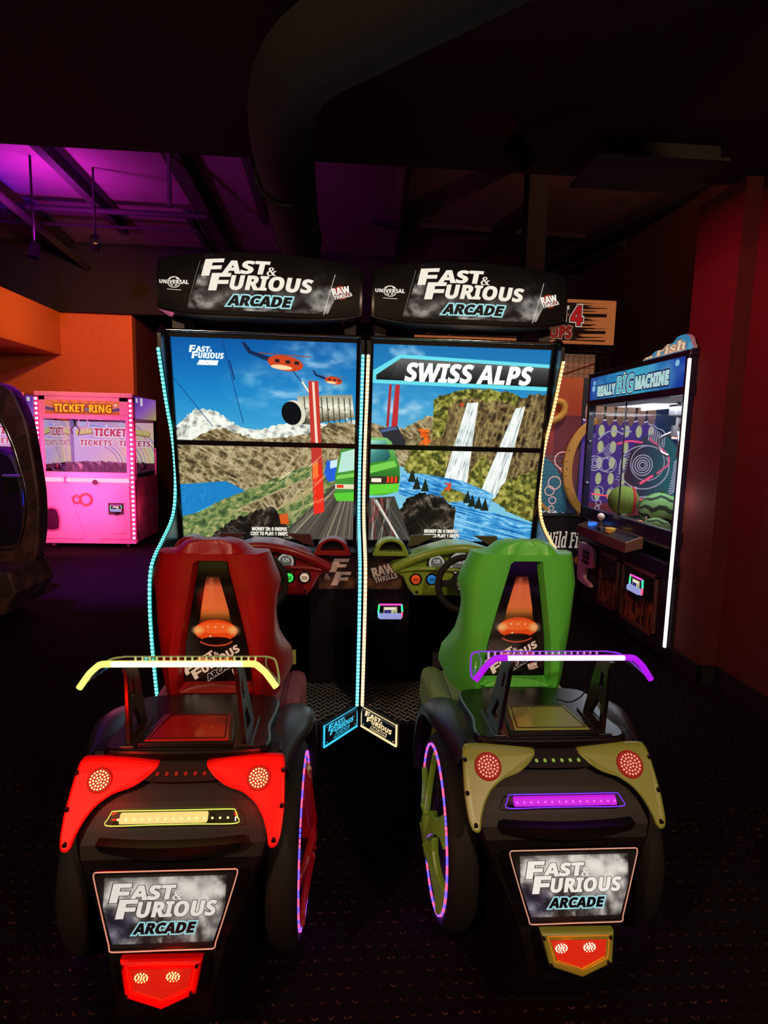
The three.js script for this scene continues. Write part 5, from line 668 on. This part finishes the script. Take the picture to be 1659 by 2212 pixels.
  for (let i = 0; i < 9; i++) line([[-0.63 - i * 0.019, 1.68 + 0.09 - i * 0.013], [-0.62 - i * 0.02, 1.62 - i * 0.008]], 0.004); line([[-0.6, 1.78], [-0.66, 1.77], [-0.7, 1.74], [-0.76, 1.72], [-0.8, 1.66]], 0.005);
  for (let i = 0; i < 13; i++) line([[-0.86 - i * 0.004, 1.1 + i * 0.026], [-0.9, 1.115 + i * 0.025], [-0.95, 1.15 + i * 0.025]], 0.0055);
  for (let i = 0; i < 6; i++) line([[-0.12 - i * 0.02, 1.48 + i * 0.02], [-0.18 - i * 0.015, 1.5 + i * 0.014], [-0.22 - i * 0.012, 1.43 + i * 0.014]], 0.003);
  for (const [a, b, r] of [[-0.16, 1.12, 0.045], [-0.13, 1.06, 0.035], [-0.165, 1.005, 0.025], [-0.155, 0.955, 0.02], [-0.3, 1.06, 0.016], [-0.3, 1.015, 0.013]]) ring(a, b, r, 0.004);
  line([[-0.36, 1.68], [-0.42, 1.74]], 0.009); line([[-0.34, 1.73], [-0.44, 1.7]], 0.009);
  mesh('etched_lines', art, glow(0xd4ccf0, 0.5), t).userData.label = 'glowing bubble and wave line art';
  mesh('red_led_line', [tube([E(-0.08, 1.095), E(-0.4, 1.055), E(-0.75, 1.04)].map(([a, b, c]) => [a + 0.02, b, c]), 0.008, 30, 6)], glow(0xff4a50, 1.1), t);
  mesh('red_led_line', [tube([E(-0.62, 1.64), E(-0.8, 1.5), E(-0.83, 1.4), E(-0.72, 1.3)].map(([a, b, c]) => [a + 0.02, b, c]), 0.007, 30, 6), tube([E(-0.3, 1.58), E(-0.42, 1.61), E(-0.55, 1.6)].map(([a, b, c]) => [a + 0.02, b, c]), 0.01, 30, 6), rod([-w + 0.05, 1.2, -0.56], [-w + 0.05, 1.28, -0.68], 0.012)], glow(0xf04878, 0.9), t);
  mesh('back_panel', grid(1, 1, (u, v) => [lerp(-w, w, u), lerp(0.86, 1.94, v), -D + 0.02]), std(0x1c4a8a, 0.4, 0, { emissive: 0x16407a, emissiveIntensity: 0.35 }), t);  // panel glows slightly, standing in for the interior light on it
  const tick = mesh('score_display', box(0.02, 0.12, 0.18, -w + 0.05, 1.7, -0.93, 0.004), std(0xe8e0c8, 0.5, 0, { emissive: 0xe8dcc8, emissiveIntensity: 0.4 }), t); mesh('score_digits', [box(0.008, 0.04, 0.12, -w + 0.064, 1.735, -0.91), box(0.008, 0.05, 0.14, -w + 0.064, 1.685, -0.92)], glow(0xf03848, 0.9), tick);
  mesh('pink_rod_light', rod([-w + 0.06, 1.16, -0.96], [-w + 0.06, 1.36, -0.98], 0.016), glow(0xf02ac0, 1), t);
  const claw = mesh('claw', [rod([-0.02, 1.94, -0.45], [-0.02, 1.72, -0.45], 0.022), box(0.12, 0.1, 0.12, -0.02, 1.87, -0.45, 0.01), cyl(0.05, 0.09, -0.02, 1.7, -0.45)], M.steel, t);
  for (let i = 0; i < 3; i++) { const a = i * 2.094 + 0.4, c = Math.cos(a), s = Math.sin(a); mesh('claw_finger', tube([[-0.02 + c * 0.04, 1.69, -0.45 + s * 0.04], [-0.02 + c * 0.14, 1.63, -0.45 + s * 0.14], [-0.02 + c * 0.13, 1.53, -0.45 + s * 0.13], [-0.02 + c * 0.06, 1.49, -0.45 + s * 0.06]], 0.014, 20, 8), M.steel, claw); }
  // control shelf, doors, dispenser
  const FL = (z) => FX(z);
  const cb = mesh('control_box', [side([[0, 0.775], [0.14, 0.74], [0.14, 0.82], [0.02, 0.865], [0, 0.865]].map(([a, b]) => [a, b]), FL(-5.28), FL(-4.32), 0.006)], std(0x6a5448, 0.6), t);
  mesh('control_top', grid(1, 1, (u, v) => [lerp(FL(-5.26), FL(-4.34), u), lerp(0.823, 0.867, v), lerp(0.138, 0.02, v)]), std(0x141018, 0.3), cb);
  mesh('joystick', [rod([FL(-4.93), 0.85, 0.07], [FL(-4.93), 0.93, 0.075], 0.012), cyl(0.04, 0.012, FL(-4.93), 0.852, 0.07)], M.steel, cb); mesh('joystick_ball', new THREE.SphereGeometry(0.032, 20, 14).translate(FL(-4.93), 0.945, 0.076), M.white, cb);
  mesh('push_button', cyl(0.04, 0.03, FL(-5.1), 0.855, 0.07), glow(0x3a80ff, 1), cb); mesh('drop_button', cyl(0.045, 0.035, FL(-4.74), 0.855, 0.07), std(0xd8c860, 0.3), cb);
  for (const [z0, z1] of [[-5.08, -4.72], [-4.65, -4.1]]) { const a = FL(z0), b = FL(z1); const d = mesh('service_door', grid(1, 1, (u, v) => [lerp(a, b, u), lerp(0.15, 0.6, v), -0.022]), printed(texDoorArt, 0.12, 0.5), t); mesh('door_frame', [span(a, b, 0.585, 0.615, -0.03, -0.008), span(a, b, 0.135, 0.165, -0.03, -0.008), span(a, a + 0.025, 0.14, 0.61, -0.03, -0.008), span(b - 0.025, b, 0.14, 0.61, -0.03, -0.008)], std(0x5a4038, 0.6), d); mesh('door_lock', cyl(0.014, 0.02, a + 0.04, 0.38, -0.01, 'z', 14), M.steel, d); }  // door art carries a slight glow
  const disp = mesh('ticket_dispenser', extr(smooth([[FL(-5.5), 0.3], [FL(-5.5), 0.58], [FL(-5.46), 0.63], [FL(-5.2), 0.62], [FL(-5.15), 0.57], [FL(-5.16), 0.43], [FL(-5.3), 0.4], [FL(-5.34), 0.3], [FL(-5.2), 0.27], [FL(-5.2), 0.235], [FL(-5.44), 0.24]], 70), 0.04, 0.01).translate(0, 0, -0.02), std(0xf0ece0, 0.5), t);
  mesh('dispenser_slots', [0.55, 0.505, 0.46].map((y) => span(FL(-5.38), FL(-5.24), y - 0.017, y + 0.017, 0.015, 0.025)), std(0x3a2030, 0.5), disp);
  cardReader(t, FL(-4.27), 0.5, 0.05, 1.5);
}
// plush prizes in the crane
const stripeTex = canvasTex(256, 256, (x, W, H) => { x.fillStyle = '#5c8a4c'; x.fillRect(0, 0, W, H); for (let i = 0; i < 9; i++) { x.strokeStyle = '#142416'; x.lineWidth = rr(8, 15); x.beginPath(); for (let y = 0; y <= H; y += 12) x.lineTo(i * 28.4 + 14 + Math.sin(y * 0.09 + i) * 5 + rr(-2, 2), y); x.stroke(); } });
const fuzz = (c) => std(c, 1);
function plush(name, label, cat, pos, geos) { const t = thing(name, label, cat, pos); geos.forEach(([n, g, m]) => mesh(n, g, m, t)); return t; }
plush('plush_watermelon', 'big striped plush watermelon lying behind the crane window', 'plush toy', [2.83, 1.0, -5.0], [['rind', new THREE.SphereGeometry(0.16, 40, 24).scale(1, 1.15, 1).rotateZ(1.5).rotateY(-0.5), std(0xffffff, 0.95, 0, { map: stripeTex })], ['stem', cyl(0.012, 0.04, 0, 0.16, 0.02), fuzz(0x3a4a20)]]);
plush('plush_melon', 'round light green plush melon left of the striped watermelon', 'plush toy', [2.56, 1.07, -5.16], [['body', new THREE.SphereGeometry(0.135, 36, 24).scale(1, 0.98, 1), fuzz(0x5c7428)], ['label_band', new THREE.TorusGeometry(0.112, 0.014, 8, 40).rotateY(1.3).translate(0.075, 0, 0.02), fuzz(0x9a2420)]]);
plush('plush_lime', 'pale green plush fruit half hidden under the green melon', 'plush toy', [2.56, 0.885, -5.2], [['body', new THREE.SphereGeometry(0.1, 30, 20).scale(1.3, 0.48, 1.3), fuzz(0x9aa860)], ['stem', cyl(0.01, 0.02, 0, 0.05, 0), fuzz(0x5a6a30)]]);
plush('plush_egg', 'cream plush half with a round orange centre at window bottom', 'plush toy', [2.5, 0.885, -4.72], [['body', new THREE.SphereGeometry(0.1, 36, 20).scale(1, 0.45, 1.3), fuzz(0xd8d0a0)], ['centre', new THREE.SphereGeometry(0.05, 28, 16).scale(1, 0.6, 1.2).translate(-0.01, 0.033, 0), fuzz(0xb86828)]]);
plush('plush_watermelon', 'small striped plush watermelon with white tag at window bottom', 'plush toy', [2.5, 0.92, -4.45], [['rind', new THREE.SphereGeometry(0.085, 36, 20).scale(1, 1.3, 0.95).rotateZ(1.45).rotateY(-0.6), std(0xffffff, 0.95, 0, { map: stripeTex })], ['tag', box(0.004, 0.03, 0.02, -0.06, 0.07, -0.06), M.white]]);
plush('plush_peach', 'tan plush peach at the right edge of crane window', 'plush toy', [2.76, 0.985, -4.38], [['body', new THREE.SphereGeometry(0.145, 36, 22).scale(1, 1, 0.95), fuzz(0xb88a4c)], ['navel', new THREE.SphereGeometry(0.02, 16, 10).translate(-0.135, 0.02, 0.03), fuzz(0x4a2a18)]]);
plush('plush_pineapple', 'yellow plush pineapple with green leaf crown at the back', 'plush toy', [3.1, 1.02, -4.72], [['body', new THREE.SphereGeometry(0.16, 30, 20).scale(1, 1.1, 1), fuzz(0xc89848)], ...[-2, -1, 0, 1, 2].map((k) => ['leaf', new THREE.ConeGeometry(0.045, 0.2, 10).scale(1, 1, 0.4).translate(0, 0.09, 0).rotateX(k * 0.42).translate(0, 0.16, k * 0.02), fuzz(0x4c7a34)])]);

// ---------------------------------------------------------------- painted kiosk, hoops game beyond the crane
const texKiosk = canvasTex(1024, 1024, (x, W, H) => {          // 2.0 wide x 2.0 tall board
  x.fillStyle = '#16131c'; x.fillRect(0, 0, W, H);
  let g = x.createLinearGradient(0, 0, 0, H); g.addColorStop(0, '#8a3a10'); g.addColorStop(0.3, '#8a2a20'); g.addColorStop(0.6, '#4a2030'); g.addColorStop(0.75, '#1c3050'); x.fillStyle = g; x.fillRect(0, 0, 260, H * 0.8);
  x.fillStyle = '#5a1c28'; x.fillRect(110, 210, 150, 330);
  x.fillStyle = '#24586c'; x.beginPath(); x.ellipse(40, 640, 150, 230, -0.4, 0, 7); x.fill(); for (let j = 0; j < 14; j++) for (let i = 0; i < 8; i++) { x.fillStyle = '#3a7488'; x.globalAlpha = 0.6; x.beginPath(); x.arc(10 + i * 22 + (j % 2) * 11, 440 + j * 24, 7, 0, 7); x.fill(); } x.globalAlpha = 1;
  x.strokeStyle = '#e8b0b0'; x.lineWidth = 6; for (const [a, b, r] of [[170, 460, 46], [130, 590, 36], [104, 636, 26], [124, 690, 20], [120, 735, 14]]) { x.beginPath(); x.arc(a, b, r, 0, 7); x.stroke(); } x.beginPath(); x.moveTo(150, 500); x.lineTo(215, 590); x.lineTo(180, 540); x.stroke();
  x.strokeStyle = '#f4f0ea'; x.lineWidth = 9; x.beginPath(); for (let i = 0; i < 12; i++) x.lineTo(i * 24, 730 + (i % 2) * 18 + i * 4); x.stroke(); fit(x, 'GAME FUN', 80, 816, 150, 36, { fill: '#ece4dc', strokes: [['#ece4dc', 3]] });
  x.fillStyle = '#1a3450'; x.fillRect(0, 860, 260, 4);
  x.fillStyle = '#4a2a8a'; x.fillRect(270, 230, 420, 470); x.strokeStyle = '#e8e0f0'; x.lineWidth = 7; x.beginPath(); for (let i = 0; i < 14; i++) x.lineTo(270 + i * 32, 228 + (i % 2) * 10); x.stroke();
  for (let j = 0; j < 5; j++) for (let i = 0; i < 6; i++) { x.fillStyle = '#bcc09a'; x.beginPath(); x.ellipse(310 + i * 72, 290 + j * 90, 18, 34, 0, 0, 7); x.fill(); }
  g = x.createLinearGradient(0, 120, 0, 230); g.addColorStop(0, '#b89080'); g.addColorStop(1, '#7a5a58'); x.fillStyle = g; for (let i = 0; i < 7; i++) { x.beginPath(); x.ellipse(306 + i * 60, 190, 25, 70, 0, 0, 7); x.fill(); }
  x.fillStyle = '#1c2c58'; x.fillRect(690, 150, 334, 640); g = x.createLinearGradient(560, 0, 900, 0); g.addColorStop(0, '#3a2038'); g.addColorStop(1, '#2a8a98'); x.fillStyle = g; x.beginPath(); x.ellipse(700, 520, 170, 220, 0, 0, 7); x.fill();
  x.fillStyle = '#7a3040'; x.fillRect(270, 700, 480, 70); x.fillStyle = '#2a5a7a'; x.fillRect(270, 800, 600, 160);
});
{
  const t = thing('painted_kiosk', 'painted sea themed booth with yellow wooden curves behind the crane', 'booth', [2.06, 0, -6.25]);
  mesh('art_board', span(0, 2.0, 0.3, 2.28, -0.06, -0.02), M.matte, t); mesh('board_print', grid(1, 1, (u, v) => [lerp(0, 2.0, u), lerp(0.3, 2.28, v), -0.018]), printed(texKiosk, 0.3, 0.6), t);  // board print also glows, in place of light falling on it
  mesh('booth_base', span(0.0, 2.0, 0.0, 0.36, -0.3, 0.0, 0.01), M.black, t);
  const wood = std(0xb8843a, 0.55, 0, { emissive: 0xb07830, emissiveIntensity: 0.12 });  // wood given a faint glow to look lit
  const arcP = []; for (let i = 0; i <= 24; i++) { const a = 1.85 + i / 24 * 2.4; arcP.push([0.78 + Math.cos(a) * 0.46, 1.3 + Math.sin(a) * 0.58]); } for (let i = 24; i >= 0; i--) { const a = 1.95 + i / 24 * 2.2; arcP.push([0.82 + Math.cos(a) * 0.4, 1.3 + Math.sin(a) * 0.53]); }
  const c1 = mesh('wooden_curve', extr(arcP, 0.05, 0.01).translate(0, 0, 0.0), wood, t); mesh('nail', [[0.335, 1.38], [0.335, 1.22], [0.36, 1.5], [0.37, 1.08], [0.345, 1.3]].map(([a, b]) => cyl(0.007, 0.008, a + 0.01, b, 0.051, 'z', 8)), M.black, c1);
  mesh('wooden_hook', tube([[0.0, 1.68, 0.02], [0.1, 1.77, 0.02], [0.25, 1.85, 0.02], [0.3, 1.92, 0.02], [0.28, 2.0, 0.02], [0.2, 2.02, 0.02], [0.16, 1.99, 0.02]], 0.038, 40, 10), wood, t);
  mesh('wooden_fin', extr(smooth([[0.05, 1.03], [0.12, 0.92], [0.2, 0.84], [0.15, 0.84], [0.07, 0.92]], 30), 0.04, 0.006), wood, t);
}
{
  const name = canvasTex(512, 256, (x, W, H) => { x.fillStyle = '#120c0e'; x.fillRect(0, 0, W, H); fit(x, 'Wild Fish', 20, 40, 470, 110, { skew: 0.15, font: 'serif', fill: '#d8c8b8', strokes: [['#d8c8b8', 2]] }); x.fillStyle = '#7a3a18'; for (let i = 0; i < 6; i++) { x.beginPath(); x.ellipse(60 + i * 80, 230, 36, 28, 0, 0, 7); x.fill(); } });
  const t = thing('token_stand', 'low dark stand lettered in cream script beside the amber lights', 'stand', [2.36, 0, -5.95]);
  mesh('stand_body', span(-0.28, 0.3, 0.02, 0.8, -0.2, 0.0, 0.01), M.black, t); mesh('stand_print', grid(1, 1, (u, v) => [lerp(-0.26, 0.28, u), lerp(0.3, 0.72, v), 0.003]), printed(name, 0.35), t); mesh('stand_top', span(-0.29, 0.31, 0.8, 0.82, -0.21, 0.01), M.satin, t);  // lettered print brightened by its own faint glow
}
const texHoops = canvasTex(1024, 192, (x, W, H) => {
  x.fillStyle = '#0e0706'; x.fillRect(0, 0, W, H); x.fillStyle = '#c8703c';
  x.fillRect(0, 0, W, 14); x.fillRect(0, H - 14, W, 14); x.fillRect(W - 46, 0, 46, H);
  for (let i = 0; i < 26; i++) { const y = 10 + rnd() * (H - 20), l = rr(40, 190); poly(x, [[W - l - 40, y + 3], [W - 20, y - 3], [W - 20, y + 7], [W - l - 10, y + 8]], '#c8703c'); }
  for (let i = 0; i < 12; i++) { x.fillStyle = '#a85c34'; const a = rr(40, 880), b = rr(20, 170); poly(x, [[a, b], [a + rr(20, 60), b + rr(4, 20)], [a + rr(5, 20), b + rr(10, 22)]], '#a85c34'); }
  for (let i = 0; i < 20; i++) poly(x, [[0, 90 + rr(-60, 60)], [rr(60, 300), 90 + rr(-20, 20)], [0, 100 + rr(-40, 60)]], ['#b83a20', '#c8703c'][i % 2]);
  fit(x, 'SHOT', 640, 30, 140, 66, { fill: '#e8d8c8', strokes: [['#0e0706', 10], ['#f0e4d4', 3]] }); fit(x, '4', 792, 26, 62, 84, { fill: '#c81c20', strokes: [['#f4ecdc', 16], ['#1a0c0c', 8], ['#c81c20', 4]] });
  fit(x, 'HOOPS', 600, 118, 200, 50, { fill: '#a82018', strokes: [['#e0a088', 12], ['#2a0c0a', 6]] });
});
{
  const t = thing('hoops_game', 'basketball hoops game with orange flared sign behind the cabinets', 'arcade machine', [0, 0, -7.5]);
  const sg = mesh('sign_board', span(0.85, 3.45, 2.83, 3.4, -0.08, -0.02, 0.01), M.black, t); mesh('sign_print', grid(1, 1, (u, v) => [lerp(0.86, 3.44, u), lerp(2.84, 3.39, v), -0.014]), lit(texHoops, 0.55), sg);
  for (const q of [0.85, 3.36]) mesh('side_post', span(q, q + 0.07, 0, 2.85, -0.1, -0.03), M.matte, t);
  const net = []; for (let i = 0; i <= 34; i++) net.push(box(0.004, 1.1, 0.004, 0.9 + i * 0.073, 2.28, -0.05)); for (let j = 0; j <= 15; j++) net.push(box(2.5, 0.004, 0.004, 2.14, 1.75 + j * 0.072, -0.05)); stuff(mesh('safety_net', net, std(0x4a3c30, 0.8), t));
  mesh('backboard', [span(2.95, 3.4, 2.3, 2.78, -0.5, -0.46)], std(0xb08a70, 0.5, 0, { emissive: 0xb08060, emissiveIntensity: 0.25 }), t); mesh('backboard_stripe', [bar([2.95, 2.5, -0.45], [3.4, 2.66, -0.45], 0.03, 0.02)], std(0xa83a20, 0.5), t);  // backboard colour glows weakly so that it looks lit
  mesh('back_curtain', span(0.86, 3.42, 0.02, 2.83, -1.0, -0.96), M.matte, t); mesh('ball_ramp', bar([2.1, 0.6, -0.12], [2.1, 0.85, -0.9], 2.4, 0.04), M.dark, t);
}
renderer.render(scene, camera);
